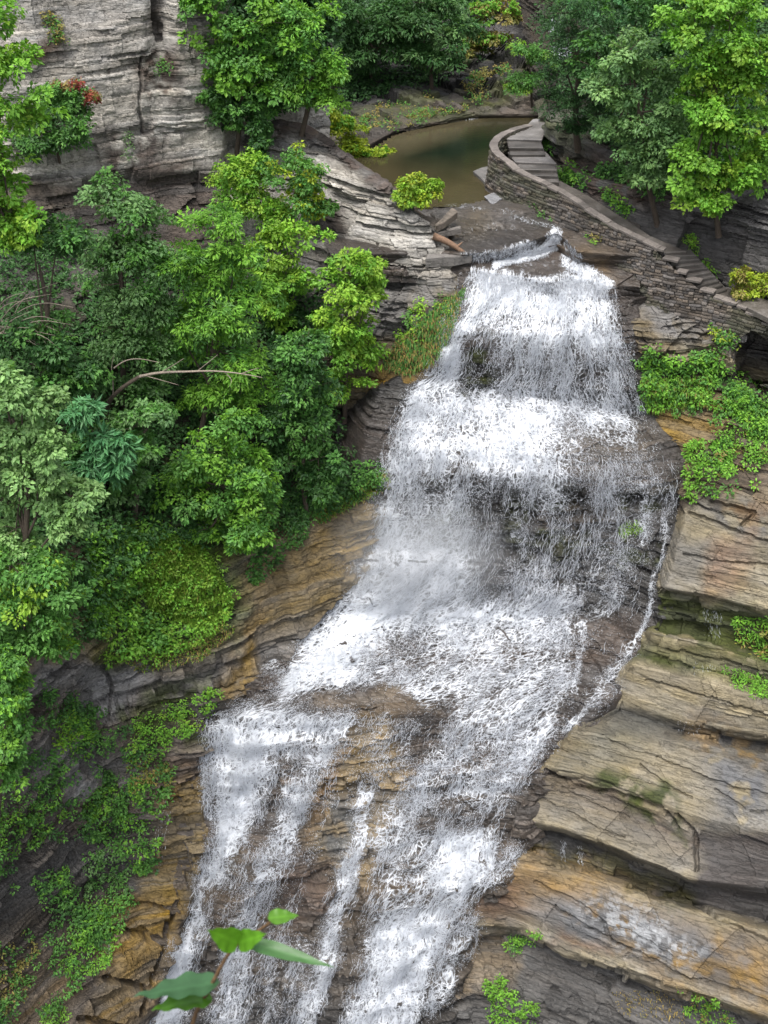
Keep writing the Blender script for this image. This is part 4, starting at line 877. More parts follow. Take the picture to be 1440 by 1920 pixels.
def crest_density(u, v, jn): return np.max([de * np.clip(1.5 - segdist(u + jn, v + jn, pts) / r, 0, 1) for pts, r, de in CREST], 0)
cd_ = crest_density(bu, bv, jn)
fc = grid_faces(*bu.shape); fc = fc[(cd_.ravel()[fc] > .02).any(1)]
q1, q2, q3, q4 = compact(cw.reshape(-1, 3), fc, np.stack([bp[..., 0], -1.0 * bp[..., 2] + bp[..., 1]], -1).reshape(-1, 2), cd_.ravel())
structure(mesh_obj("crest_water_sheet", q1, q2, M_FALLS, uv=q3, attrs={'dens': q4}, smooth=True))
over_bed("crest_water_strands", [
    ([(1036, 442), (1046, 446), (1052, 462), (1020, 474), (990, 476), (1026, 456)], 700, .22, .014), ([(1020, 468), (1030, 480), (940, 499), (930, 494), (980, 476)], 900, .2, .012),
    ([(880, 478), (1000, 450), (1008, 464), (900, 490)], 520, .3, .009), ([(1062, 455), (1090, 475), (1085, 490), (1065, 482)], 180, .25, .009),
    ([(1066, 490), (1100, 500), (1140, 530), (1130, 545), (1060, 535), (1050, 520)], 1100, .2, .014),
    ([(895, 504), (1000, 520), (1035, 532), (1060, 520), (1140, 536), (1140, 556), (890, 530)], 2600, .28, .011),
    ([(880, 222), (960, 222), (1000, 230), (960, 236), (930, 230), (870, 224)], 500, .4, .02),
    ([(1030, 30), (1065, 30), (1070, 110), (1035, 110)], 500, .8, .05),
], 12, 0)

over_bed("ledge_drips", [([(1315, 1132), (1352, 1140), (1352, 1196), (1320, 1190)], 110, .3, .008), ([(1050, 1572), (1060, 1575), (1060, 1614), (1050, 1612)], 50, .25, .009), ([(1083, 1582), (1093, 1586), (1093, 1622), (1083, 1618)], 60, .25, .009),
    ([(1270, 1348), (1312, 1358), (1312, 1376), (1270, 1368)], 40, .2, .007), ([(1300, 1240), (1340, 1246), (1340, 1268), (1300, 1262)], 60, .25, .007), ([(205, 1750), (212, 1750), (206, 1830), (198, 1830)], 50, .2, .008), ([(300, 1500), (330, 1490), (300, 1640), (280, 1640)], 110, .25, .007)], 14, 0)
# ------------------------------------------------------------------ stone wall, path and stairs
M_STEP = M_PATH
WALL = [(1000, 234, 72), (985, 236, 71.2), (958, 243, 70), (935, 255, 68.9), (924, 272, 67.6), (934, 288, 66.6), (957, 303, 65.5), (972, 320, 64.9), (1020, 340, 63.3), (1060, 360, 62.3), (1100, 387, 61), (1140, 414, 60), (1180, 436, 59.1), (1238, 462, 58.0)]
WALL2 = [(1230, 461, 58.12), (1240, 473, 57.95), (1262, 495, 57.6), (1290, 520, 57.2), (1335, 552, 56.6), (1375, 560, 55.9), (1402, 582, 55.3), (1445, 606, 54.5), (1510, 630, 53.3)]
def resample(pts, step):
    pts = np.asarray(pts, float); d = np.concatenate([[0], np.cumsum(np.linalg.norm(np.diff(pts, axis=0), axis=1))])
    n = int(d[-1] / step) + 1; q = np.linspace(0, d[-1], n)
    return np.stack([np.interp(q, d, pts[:, k]) for k in range(3)], 1), q
def smooth_line(p, it=3):
    for _ in range(it):
        q = [p[0]]
        for a, b in zip(p[:-1], p[1:]): q += [a * .75 + b * .25, a * .25 + b * .75]
        p = np.array(q + [p[-1]])
    return p
def stone_face(mb, line, dist, nrm, off, h0, h1, seed, tint=1.0, hole=None):
    """rubble face: line (n,3) along the top, going down from h0 to h1, pushed off along nrm"""
    hs_ = np.arange(h0, h1, .035); n = len(line)
    D, H = np.meshgrid(dist, hs_)
    Z = line[None, :, 2] - H
    zz = Z + .05 * (vn(D * 1.5, Z * 3, 0 * Z, seed) - .5)
    ci = np.floor(zz / .155 + .6 * vn(D * .5, zz * .8, 0 * Z, seed + 4)); r0 = hsh(ci, 0 * ci, 0 * ci, seed)
    w = .2 + .6 * r0 ** 1.5; bi = np.floor(D / w + r0 * 7); br = hsh(ci, bi, 0 * ci, seed + 1)
    fx = D / w + r0 * 7 - bi; fz = zz / .155 + .6 * vn(D * .5, zz * .8, 0 * Z, seed + 4) - ci
    edge = np.minimum(np.minimum(fx, 1 - fx) * w, np.minimum(fz, 1 - fz) * .155)
    d = off + (br - .5) * .11 - .07 * (1 - sstep(0, .028, edge)) + H * .08
    p = line[None] + nrm[None] * d[..., None]; p[..., 2] = Z
    tone = .45 + 1.0 * hsh(ci, bi, 0 * ci, seed + 2) ** 1.4
    warm = hsh(ci, bi, 0 * ci, seed + 3)[..., None]
    c = (np.array((.115, .106, .10)) * (1 - warm) + np.array((.15, .12, .092)) * warm) * tone[..., None] * tint
    c = c * (.35 + .65 * sstep(0, .03, edge))[..., None]
    ms = (sstep(.5, .62, fbm(D * .5, Z * .9, 0 * Z, 4, seed + 31)) * .55)[..., None]; c = c * (1 - ms) + np.array((.05, .055, .025)) * ms
    f = grid_faces(len(hs_), n)
    if hole is not None:
        u, v = proj(p); k = inpoly(u, v, hole).ravel(); f = f[~k[f].any(1)]
    mb.add(p.reshape(-1, 3), f, c.reshape(-1, 3))
def wall_build(root, pts, depth, seed, step_cop=False, hole=None, tint=1.0):
    w = smooth_line(np.array([P(*q) for q in pts]), 3 if not step_cop else 1)
    line, dist = resample(w, .04)
    t = np.gradient(line, axis=0); t[:, 2] = 0; t /= np.linalg.norm(t, axis=1, keepdims=True)
    nrm = np.stack([t[:, 1], -t[:, 0], 0 * t[:, 0]], 1)
    if (nrm * (np.array([0, 0, CZ]) - line)).sum(1).mean() < 0: nrm = -nrm
    mb = MB(); stone_face(mb, line, dist, nrm, .22, .06, depth, seed, tint, hole); stone_face(mb, line, dist, -nrm, .22, .06, 1.1, seed + 50, tint)
    mb.build("masonry", M_STONE, root, loc=root.location)
    cb = MB(); i = 0; r = random.Random(seed)
    while i < len(line) - 4:
        j = min(len(line) - 1, i + r.randint(12, 24))
        a, b = line[i].copy(), line[j].copy(); z = (a[2] + b[2]) / 2 if step_cop else None
        jj = j - 1 if j < len(line) - 1 else j
        oo, ii = .26 + r.uniform(-.04, .04), .2
        quad = np.array([a + nrm[i] * oo, b + nrm[jj] * oo, b - nrm[jj] * ii, a - nrm[i] * ii])
        if z is not None: quad[:, 2] = max(a[2], b[2]) - .03
        else: quad[:, 2] += r.uniform(-.015, .02)
        g = r.uniform(.75, 1.2)
        cb.slab(quad[::-1] if False else quad, .12, np.array((.17, .148, .132)) * g, .06); i = j
    cb.build("coping", M_STONE, root, loc=root.location)
    return line, nrm
def wall_thing(label, pts, depth, seed, **kw):
    b = P(*pts[len(pts) // 2]) - np.array([0, 0, 2])
    root = thing("stone_wall", label, "stone wall", b)
    wall_build(root, pts, depth, seed, **kw); return root
wall_thing("long curved dry stone parapet with flat coping, winding between the pool and the path", WALL, 3.6, 11)
wall_thing("short lower rubble wall with stepped top and an arch opening, beside the lowest stairs", WALL2, 3.2, 13, step_cop=True,
           hole=[(1376, 720), (1378, 660), (1388, 634), (1408, 622), (1436, 628), (1460, 650), (1475, 720)])
def pxpoly(pts, z): return np.array([P(u, v, yz(v, z)) for u, v in pts])
pm = MB()
pm.slab(pxpoly([(952, 252), (984, 238), (1000, 222), (1030, 220), (1016, 262), (950, 260)], -20.86), .3, (1.7, 1.72, 1.78))
pm.slab(pxpoly([(952, 284), (1024, 284), (1044, 306), (966, 303)], -21.36), .3, (1.6, 1.6, 1.65))
inn = [(985, 332, -22.0), (1060, 374, -22.3), (1130, 420, -22.75), (1180, 447, -23.05), (1240, 474, -23.35)]
out = [(1042, 334, -22.0), (1098, 363, -22.3), (1163, 404, -22.75), (1220, 442, -23.05), (1288, 471, -23.35)]
for k in range(4):
    a = [P(u, v, yz(v, z)) for u, v, z in (inn[k], out[k], out[k + 1], inn[k + 1])]
    pm.slab(np.array(a), .4, (1.0, .95, .9))
pm.slab(pxpoly([(1328, 552), (1362, 538), (1450, 565), (1520, 590), (1480, 615), (1400, 575)], -25.0), .3, (1, .95, .9))
structure(pm.build("footpath", M_PATH))
def stairs(label, l0, r0, l1, r1, z0, z1, n, group=None):
    b = P(l1[0], l1[1], yz(l1[1], z1)); root = thing("stone_stairs", label, "stairs", b)
    for k in range(n):
        t0, t1 = k / n, (k + 1) / n + .25 / n; z = z0 + (z1 - z0) * (k + .5) / n
        def lp(a, b_, t): return (a[0] + (b_[0] - a[0]) * t, a[1] + (b_[1] - a[1]) * t)
        q = pxpoly([lp(l0, l1, t0), lp(r0, r1, t0), lp(r0, r1, t1), lp(l0, l1, t1)], z)
        g = R_.uniform(.55, 1.0); m = MB(); m.slab(q, abs(z1 - z0) / n + .1, (g, g * .97, g * .95), .03)
        m.build("step", M_STEP, root, loc=root.location)
    return root
stairs("uppermost short flight of wet stone steps beside the curved end of the wall", (950, 260), (1014, 262), (956, 286), (1022, 286), -20.9, -21.3, 2)
stairs("middle flight of stone steps leading down from the small landing", (968, 303), (1042, 305), (984, 336), (1048, 338), -21.4, -21.95, 3)
stairs("lowest and longest flight of narrow stone steps below the end of the long wall", (1236, 470), (1296, 468), (1326, 552), (1362, 540), -23.4, -24.95, 9)

# ------------------------------------------------------------------ loose slabs, logs, dead wood
def log_tube(o_name, mb_pts, rad, mat, root, k=8): m = MB(); m.tube(mb_pts, rad, k, wob=.15); return m.build(o_name, mat, root, loc=root.location, smooth=True)
lp0 = S(812, 450); lp1 = S(872, 484)
t = np.linspace(0, 1, 8)[:, None]; pts = lp0 * (1 - t) + lp1 * t + np.array([0, 0, .22]) + np.array([0, 0, .12]) * np.sin(t * 3.1)
m = MB(); m.tube(pts, np.linspace(.2, .11, 8), 9, wob=.12)
m.tube([pts[5], pts[5] + np.array([.3, -.1, .3])], [.07, .03], 6)
tag(m.build("fallen_log", M_LOG, loc=lp0, smooth=True), "reddish barkless log lying on the rocks at the left of the crest", "log")
def slab_thing(label, poly, h, tone, cat="rock"):
    p = np.array([S(u, v) for u, v in poly]); p[:, 2] = np.linspace(p[:, 2].max(), p[:, 2].max() - .08, len(p)) + .12
    n = len(p) * 3; q = []
    for i in range(len(p)):
        a, b = p[i], p[(i + 1) % len(p)]
        for f_ in (0, .35, .7): q.append(a * (1 - f_) + b * f_ + np.array([RNG.uniform(-.06, .06), RNG.uniform(-.06, .06), 0]))
    m = MB(); m.slab(np.array(q), h, tone, .12); c = p.mean(0)
    o = mesh_obj("rock_slab", np.concatenate(m.v), [np.concatenate(m.f4), np.concatenate(m.f3)], M_ROCK, col=np.concatenate(m.c), attrs={'wet': np.full(m.n, .3)}, loc=c)
    return tag(o, label, cat)
slab_thing("grey flat rock slab with plants at the pool edge below the curved wall", [(884, 345), (935, 335), (985, 362), (935, 368)], .4, (.2, .19, .18))
slab_thing("small tilted grey slate leaning beside the pool outlet", [(908, 375), (938, 362), (945, 372), (925, 386)], .15, (.26, .26, .27))
slab_thing("flat ochre rock perched left of the crest under the fin", [(815, 424), (850, 420), (858, 432), (820, 440)], .35, (.24, .2, .16))
slab_thing("thin dark slab just above the reddish log", [(820, 440), (862, 444), (866, 452), (825, 452)], .3, (.2, .18, .16))
slab_thing("broad layered slab beside the left edge of the crest water", [(800, 480), (860, 482), (885, 500), (850, 520), (795, 515)], .5, (.2, .185, .17))

# ------------------------------------------------------------------ foliage
def leaf_mesh(c, ax, nr, ln, wr, fold=.18):
    ax = ax / (np.linalg.norm(ax, axis=1, keepdims=True) + 1e-9); sd = np.cross(nr, ax); sd /= np.linalg.norm(sd, axis=1, keepdims=True) + 1e-9
    up = np.cross(ax, sd); L_ = ln[:, None]
    W_ = L_ * wr
    V = np.stack([c, c + ax * L_ * .45 + sd * W_ * .5 + up * W_ * fold, c + ax * L_ - up * L_ * .08, c + ax * L_ * .45 - sd * W_ * .5 + up * W_ * fold], 1)
    return V.reshape(-1, 3), np.arange(len(c) * 4).reshape(-1, 4)
PAL = dict(
    bright=((0.123, 0.311, 0.036), (0.214, 0.426, 0.049)), yellow=((0.181, 0.373, 0.034), (0.305, 0.475, 0.056)), pale=((0.164, 0.311, 0.106), (0.262, 0.426, 0.148)),
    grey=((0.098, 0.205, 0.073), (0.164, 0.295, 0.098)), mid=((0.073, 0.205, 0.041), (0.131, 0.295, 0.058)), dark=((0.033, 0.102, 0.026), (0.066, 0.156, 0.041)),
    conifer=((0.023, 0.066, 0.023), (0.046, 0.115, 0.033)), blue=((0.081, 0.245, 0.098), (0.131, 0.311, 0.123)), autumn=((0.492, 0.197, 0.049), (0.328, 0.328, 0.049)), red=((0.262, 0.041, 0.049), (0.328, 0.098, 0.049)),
    gold=((0.373, 0.429, 0.034), (0.271, 0.407, 0.034)), grass=((0.123, 0.278, 0.025), (0.229, 0.360, 0.049)), dry=((0.328, 0.245, 0.081), (0.197, 0.214, 0.049)))
def sprays(centers, outw, R, nl, ln, wr, pal, r, up=.9, droop=.35, tuft=.35, spread=None):
    """flat leafy sprays: returns verts, faces, colours"""
    m = len(centers)
    nr = outw * .55 + np.array([0, 0, up]) + r.normal(0, .28, (m, 3)); nr /= np.linalg.norm(nr, axis=1, keepdims=True)
    e1 = np.cross(nr, outw + r.normal(0, .3, (m, 3))); e1 /= np.linalg.norm(e1, axis=1, keepdims=True) + 1e-9; e2 = np.cross(nr, e1)
    th = r.uniform(0, 2 * np.pi, (m, nl)); rr = np.sqrt(r.random((m, nl))); Rm = (R * r.uniform(.7, 1.3, (m, 1)))
    a, b = np.cos(th) * rr * Rm, np.sin(th) * rr * Rm * .75
    c = centers[:, None] + e1[:, None] * a[..., None] + e2[:, None] * b[..., None] + nr[:, None] * (r.normal(0, .09, (m, nl)) - droop * rr ** 2 * Rm * .6)[..., None]
    ax = e1[:, None] * np.cos(th)[..., None] + e2[:, None] * np.sin(th)[..., None] - nr[:, None] * .35 + r.normal(0, .35, (m, nl, 3)) + outw[:, None] * .3
    lnr = nr[:, None] + r.normal(0, tuft, (m, nl, 3))
    A, B = np.array(pal[0]), np.array(pal[1])
    mix = np.clip(r.random((m, 1)) * .7 + r.normal(.15, .22, (m, nl)), 0, 1)[..., None]
    col = (A * (1 - mix) + B * mix) * r.uniform(.75, 1.2, (m, 1, 1)) * r.uniform(.8, 1.2, (m, nl, 1))
    L_ = ln * r.uniform(.5, 1.45, m * nl)
    V, Fc = leaf_mesh(c.reshape(-1, 3), ax.reshape(-1, 3), lnr.reshape(-1, 3), L_, wr)
    return V, Fc, np.repeat(col.reshape(-1, 3), 4, 0)
def blob_world(b, Y):
    u, v, ru, rv = b[:4]; Y = Y + (b[4] if len(b) > 4 else 0)
    c = P(u, v, Y); k = np.linalg.norm(c - np.array([0, 0, CZ])) / F
    return c, np.array([ru * k, (ru + rv) * .5 * k * .85, rv * k * 1.05])
def crown_geo(blobs, pal, r, R=.55, nl=60, ln=.19, wr=.6, cover=1.5, up=.9, droop=.35, accent=None, hollow=.45):
    V, Fc, Cc, n = [], [], [], 0; sub = []
    for c, rad in blobs:                     # every bough carries several flat tiers of leaves with gaps between them
        for _ in range(7):
            d = r.normal(0, 1, 3); d[2] += .2; d /= np.linalg.norm(d); k = r.uniform(.42, .62)
            sub.append((c + d * rad * r.uniform(.55, .95), rad * k * np.array([1.05, 1.05, .62])))
    cover *= .52
    for c, rad in sub:
        rm = rad.mean(); cnt = max(4, int(cover * 5 * (rm / min(R, rm * .9)) ** 2))
        d = r.normal(0, 1, (cnt, 3)); d[:, 2] = d[:, 2] + .25; d /= np.linalg.norm(d, axis=1, keepdims=True)
        q = r.uniform(hollow ** 3, 1.15, (cnt, 1)) ** (1 / 3)
        pos = c + d * rad * q * (1 + .2 * r.normal(0, 1, (cnt, 1)))
        sel = r.random(cnt) < (accent[1] if accent else 0)
        for s_, pl in ((~sel, pal), (sel, PAL[accent[0]] if accent else None)):
            if not s_.any(): continue
            v, f, cc = sprays(pos[s_], d[s_], min(R, rm * .8), nl, ln, wr, pl, r, up, droop)
            V.append(v); Fc.append(f + n); Cc.append(cc); n += len(v)
    return np.concatenate(V), np.concatenate(Fc), np.concatenate(Cc)
_seed = [100]
def tree(name, label, base, blobs, pal, Y=None, dY=0., group=None, cat="tree", trunk=.16, bark=None, **kw):
    _seed[0] += 1; r = np.random.default_rng(_seed[0])
    b = S(*base) if Y is None else P(base[0], base[1], Y)
    Yb = b[1] + dY
    bw = [blob_world(q, Yb) for q in blobs]
    V, Fc, Cc = crown_geo(bw, PAL[pal], r, **kw)
    root = thing(name, label, cat, b, group)
    mesh_obj("crown", V, Fc, M_LEAF, root, col=Cc, loc=b)
    mb = MB(); top = sorted(bw, key=lambda q: -q[0][2])
    bb = np.asarray(b, float) - np.array([0, 0, .4])
    spine = [bb]
    order = sorted(bw, key=lambda q: q[0][2])
    mean = np.mean([q[0] for q in bw], 0); mid = bb * .5 + mean * .5 + r.normal(0, .15, 3); topc = top[0][0] * .6 + mean * .4
    ctl = np.array([bb, mid, mean, topc]); ctl = smooth_line(ctl, 2)
    mb.tube(ctl, np.linspace(trunk, trunk * .3, len(ctl)), 8, wob=.2)
    for c, rad in bw:
        k = int(np.clip(len(ctl) * r.uniform(.35, .8), 1, len(ctl) - 2)); st = ctl[k]
        mdl = (st + c) / 2 + np.array([0, 0, -.15]) + r.normal(0, .12, 3)
        mb.tube(smooth_line(np.array([st, mdl, c]), 2), np.linspace(trunk * .45, trunk * .12, 9)[:len(smooth_line(np.array([st, mdl, c]), 2))] if False else np.linspace(trunk * .45, trunk * .12, len(smooth_line(np.array([st, mdl, c]), 2))), 6)
        for _ in range(5):
            d = r.normal(0, 1, 3); d[2] = abs(d[2]) * .6; d /= np.linalg.norm(d)
            mb.tube(np.array([c, c + d * rad * .45 + r.normal(0, .05, 3), c + d * rad * .9]), [trunk * .14, trunk * .09, trunk * .03], 5)
    mb.build("trunk", bark or M_BARK, root, loc=b, smooth=True)
    return root

tree("maple_tree", "yellow green maple with drooping sprays at the upper left edge of the picture", (-70, 560), [(-20, 60, 60, 45), (0, 130, 65, 55), (15, 205, 65, 45), (-30, 290, 75, 45), (0, 340, 60, 35), (20, 400, 55, 35), (35, 450, 40, 28)], 'bright', Y=46, accent=('yellow', .3), R=.5, ln=.2)
tree("cliff_bush", "dark green bush growing from a ledge of the pale grey cliff", (110, 290), [(105, 225, 55, 45), (75, 250, 40, 40), (140, 195, 35, 28), (110, 180, 40, 22)], 'mid', dY=-1.2, trunk=.08, cat="bush", R=.4, ln=.17, accent=('dark', .3))
tree("red_leaved_shrub", "small shrub with dark red leaves at the top of the cliff bush", (130, 200), [(125, 158, 26, 9), (165, 180, 22, 8)], 'red', dY=-1.4, trunk=.04, cat="bush", R=.25, nl=26, ln=.14, accent=('dry', .4))
tree("ash_tree", "tall grey green tree in front of the pale cliff, dense and round topped", (230, 760), [(205, 385, 65, 42), (245, 430, 65, 50), (195, 470, 55, 50), (235, 530, 80, 60), (265, 610, 75, 60), (215, 620, 50, 55), (260, 690, 60, 50)], 'grey', accent=('mid', .3), R=.5, ln=.19)
tree("ash_tree", "tall vivid green tree with a feathery crown in the middle of the left slope", (365, 850), [(405, 430, 55, 40), (375, 490, 70, 55), (440, 505, 55, 55), (400, 580, 90, 60), (410, 660, 85, 60), (455, 730, 65, 45), (345, 640, 45, 60), (390, 750, 50, 40)], 'bright', accent=('mid', .25), R=.5, ln=.21, wr=.4)
tree("birch_tree", "yellow green sapling with arching branches between the vivid tree and the fin", (520, 650), [(550, 445, 50, 22), (510, 470, 45, 26), (500, 520, 40, 35), (545, 530, 50, 24), (520, 590, 45, 32)], 'yellow', dY=-.5, trunk=.09, R=.5, ln=.2, accent=('bright', .35))
tree("beech_tree", "airy yellow green tree against the layered face of the fin", (645, 780), [(668, 500, 50, 25), (690, 545, 40, 35), (635, 540, 50, 35), (650, 600, 55, 38), (620, 645, 50, 35), (670, 660, 42, 40), (640, 715, 45, 36)], 'yellow', dY=-.8, R=.45, ln=.2, cover=1.25, accent=('bright', .4))
tree("ledge_bush", "yellowing bush with a few orange leaves on the ledge under the fin", (500, 425), [(440, 325, 55, 28), (455, 360, 45, 35), (500, 390, 60, 28), (490, 340, 40, 40)], 'bright', dY=-1.2, trunk=.07, cat="bush", R=.4, ln=.17, accent=('yellow', .45))
tree("ledge_bush", "mixed green bush with yellow tips hanging on the fin above the sapling", (560, 420), [(540, 320, 45, 40), (565, 365, 35, 40), (580, 345, 22, 30), (600, 395, 26, 14)], 'mid', dY=-1.2, trunk=.07, cat="bush", R=.4, ln=.17, accent=('gold', .3))
tree("leafy_tree", "dark green slender tree standing left of the overhang beside the falls", (575, 960), [(560, 665, 50, 40), (575, 730, 55, 50), (560, 800, 55, 50), (595, 860, 45, 50), (540, 870, 45, 45), (600, 920, 40, 30), (575, 640, 30, 30)], 'mid', dY=-1, R=.45, ln=.22, accent=('dark', .45))
tree("maple_tree", "broad deep green maple spreading over the grassy slope", (400, 1000), [(430, 800, 60, 36), (400, 850, 75, 42), (345, 880, 55, 36), (380, 920, 80, 42), (460, 900, 70, 50), (500, 960, 45, 40), (430, 970, 70, 36), (390, 990, 40, 25), (450, 1010, 40, 16)], 'mid', dY=-.8, R=.55, ln=.2, accent=('bright', .5))
tree("maple_tree", "pale silvery green tree at the left edge below the dead branch", (30, 1260), [(0, 720, 50, 40), (40, 760, 60, 42), (20, 830, 70, 45), (85, 830, 50, 36), (70, 900, 70, 42), (130, 930, 60, 32), (20, 920, 60, 48), (110, 980, 50, 36), (30, 990, 60, 40)], 'pale', Y=37, R=.45, ln=.19, wr=.7)
tree("leafy_tree", "olive green tree with yellowish leaves under the pale silvery tree", (30, 1330), [(20, 1060, 60, 45), (80, 1080, 60, 48), (120, 1150, 50, 45), (40, 1140, 60, 45), (90, 1200, 50, 38), (20, 1210, 50, 36)], 'mid', Y=36.5, dY=-.5, R=.42, ln=.18, accent=('yellow', .18))
tree("leafy_tree", "bluish green tree at the left edge above the dark wet wall", (-10, 1530), [(20, 1250, 42, 40), (10, 1320, 45, 45), (15, 1390, 40, 40), (-5, 1450, 35, 35), (25, 1300, 30, 30)], 'mid', Y=34.5, R=.38, ln=.17, accent=('bright', .35))
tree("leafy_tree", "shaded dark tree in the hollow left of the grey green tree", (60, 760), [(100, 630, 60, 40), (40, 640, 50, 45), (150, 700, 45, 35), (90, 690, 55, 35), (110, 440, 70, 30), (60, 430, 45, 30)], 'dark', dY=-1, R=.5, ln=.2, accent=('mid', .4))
tree("sumac_shrub", "blue green shrub with big star shaped leaf fans under the dead branch", (195, 930), [(198, 835, 40, 28), (190, 880, 46, 26), (155, 775, 26, 20), (225, 870, 28, 26)], 'blue', dY=-1.5, cat="bush", trunk=.06, R=.5, nl=30, ln=.4, wr=.3, cover=1.4)
tree("leafy_tree", "mid green tree with rounded clumps between the sumac and the vivid tree", (250, 960), [(250, 800, 45, 32), (270, 850, 40, 36), (240, 920, 40, 32), (150, 830, 40, 30), (290, 780, 36, 26)], 'mid', dY=-.7, R=.42, ln=.18, accent=('grey', .3))
tree("maple_tree", "leafy maple at the top of the picture beside the right end of the pale cliff", (440, 300), [(400, 15, 50, 26), (410, 75, 50, 36), (450, 110, 60, 40), (500, 40, 60, 45), (480, 160, 50, 38), (540, 100, 45, 36), (420, 160, 36, 28)], 'mid', dY=-1, R=.55, ln=.21, wr=.75, accent=('bright', .4))
tree("hanging_vine", "dark ivy hanging down the gap between cliff and fin", (480, 290), [(470, 215, 42, 28), (485, 245, 22, 26), (478, 275, 16, 20), (430, 200, 36, 24)], 'dark', dY=-1.4, cat="vine", trunk=.05, R=.4, ln=.2, accent=('mid', .4))
tree("ash_tree", "fresh green tree with an overhanging right side above the fin", (565, 240), [(570, 50, 55, 36), (590, 110, 55, 36), (630, 165, 36, 22), (590, 185, 45, 24), (540, 165, 40, 30), (620, 130, 34, 24)], 'bright', dY=-1, R=.5, ln=.21, wr=.45, accent=('mid', .35))
tree("spruce_tree", "dark bluish tree hanging over the far rock wall behind the pool", (700, 160), [(660, 30, 70, 36), (700, 90, 55, 36), (640, 85, 40, 30), (740, 40, 50, 40)], 'dark', dY=-1.5, R=.6, ln=.3, wr=.4)
tree("spruce_tree", "grey green drooping tree above the shaded overhang upstream of the pool", (810, 160), [(790, 50, 55, 45), (830, 85, 50, 36), (780, 110, 45, 26), (865, 60, 36, 30), (800, 5, 50, 26)], 'grey', dY=-1.5, R=.6, ln=.3, wr=.4, accent=('dark', .6))
tree("moss_bush", "yellowish bush on the far ledge upstream right of the grey green tree", (910, 110), [(910, 75, 36, 14), (885, 90, 26, 12), (930, 25, 36, 18)], 'dry', dY=-.6, cat="bush", trunk=.05, R=.45, ln=.24, accent=('bright', .4))
tree("fin_shrub", "bright yellow shrub trailing down the back edge of the fin", (660, 290), [(618, 222, 22, 18), (640, 245, 30, 20), (672, 275, 36, 18), (710, 300, 32, 18), (730, 318, 16, 12)], 'gold', dY=.3, cat="bush", trunk=.05, R=.35, ln=.2, accent=('bright', .35))
tree("fin_shrub", "small yellow green shrub on the tip of the fin over the pool outlet", (775, 392), [(770, 342, 24, 16), (785, 362, 28, 14), (768, 372, 22, 12), (812, 346, 18, 5)], 'yellow', dY=-.2, cat="bush", trunk=.04, R=.3, ln=.17, accent=('gold', .3))
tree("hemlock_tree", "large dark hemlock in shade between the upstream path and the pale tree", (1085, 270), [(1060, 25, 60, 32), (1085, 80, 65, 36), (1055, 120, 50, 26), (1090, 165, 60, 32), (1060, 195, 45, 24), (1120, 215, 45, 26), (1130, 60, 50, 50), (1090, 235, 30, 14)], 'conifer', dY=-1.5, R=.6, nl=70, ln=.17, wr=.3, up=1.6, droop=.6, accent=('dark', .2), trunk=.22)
tree("hemlock_sapling", "small yellow green hemlock reaching over the stream upstream of the pool", (998, 190), [(985, 95, 32, 12), (1000, 150, 40, 9), (970, 165, 30, 8), (1020, 110, 24, 14)], 'mid', dY=-.5, trunk=.08, R=.5, nl=50, ln=.2, wr=.3, up=1.8, accent=('yellow', .25))
tree("maple_tree", "pale broad leaved maple at the top edge over the dark hemlock", (1150, 210), [(1120, 10, 45, 20), (1175, 15, 45, 22), (1210, -10, 45, 30)], 'blue', dY=-1.5, R=.6, ln=.36, wr=.75, accent=('mid', .4))
tree("dogwood_tree", "grey green tree with layered sprays right of the hemlock above the path", (1235, 410), [(1180, 95, 45, 36), (1165, 160, 50, 30), (1225, 130, 50, 36), (1200, 210, 60, 32), (1150, 250, 40, 22), (1240, 255, 55, 36), (1190, 285, 45, 24), (1250, 315, 48, 26), (1215, 325, 30, 18)], 'grey', dY=-1.2, R=.5, ln=.2, accent=('pale', .35))
tree("maple_tree", "tall bright yellow green maple filling the upper right edge of the picture", (1350, 430), [(1300, 30, 55, 40), (1370, 40, 60, 45), (1420, 110, 50, 50), (1345, 115, 50, 40), (1380, 190, 60, 45), (1310, 180, 40, 36), (1420, 250, 50, 50), (1340, 265, 55, 40), (1300, 320, 45, 32), (1375, 320, 50, 36), (1320, 370, 45, 26)], 'bright', dY=-1.5, R=.5, nl=64, ln=.2, wr=.75, accent=('yellow', .22))
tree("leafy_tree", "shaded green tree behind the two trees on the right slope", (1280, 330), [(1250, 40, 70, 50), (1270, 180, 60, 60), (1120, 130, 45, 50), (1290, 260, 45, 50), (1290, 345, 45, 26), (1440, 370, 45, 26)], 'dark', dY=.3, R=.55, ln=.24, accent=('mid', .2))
tree("yellow_bush", "round golden bush in front of the rock wall beside the lowest stairs", (1410, 560), [(1395, 520, 24, 14), (1425, 530, 30, 18), (1410, 545, 26, 12)], 'dry', dY=-.8, cat="bush", trunk=.04, R=.3, ln=.15, accent=('gold', .5))

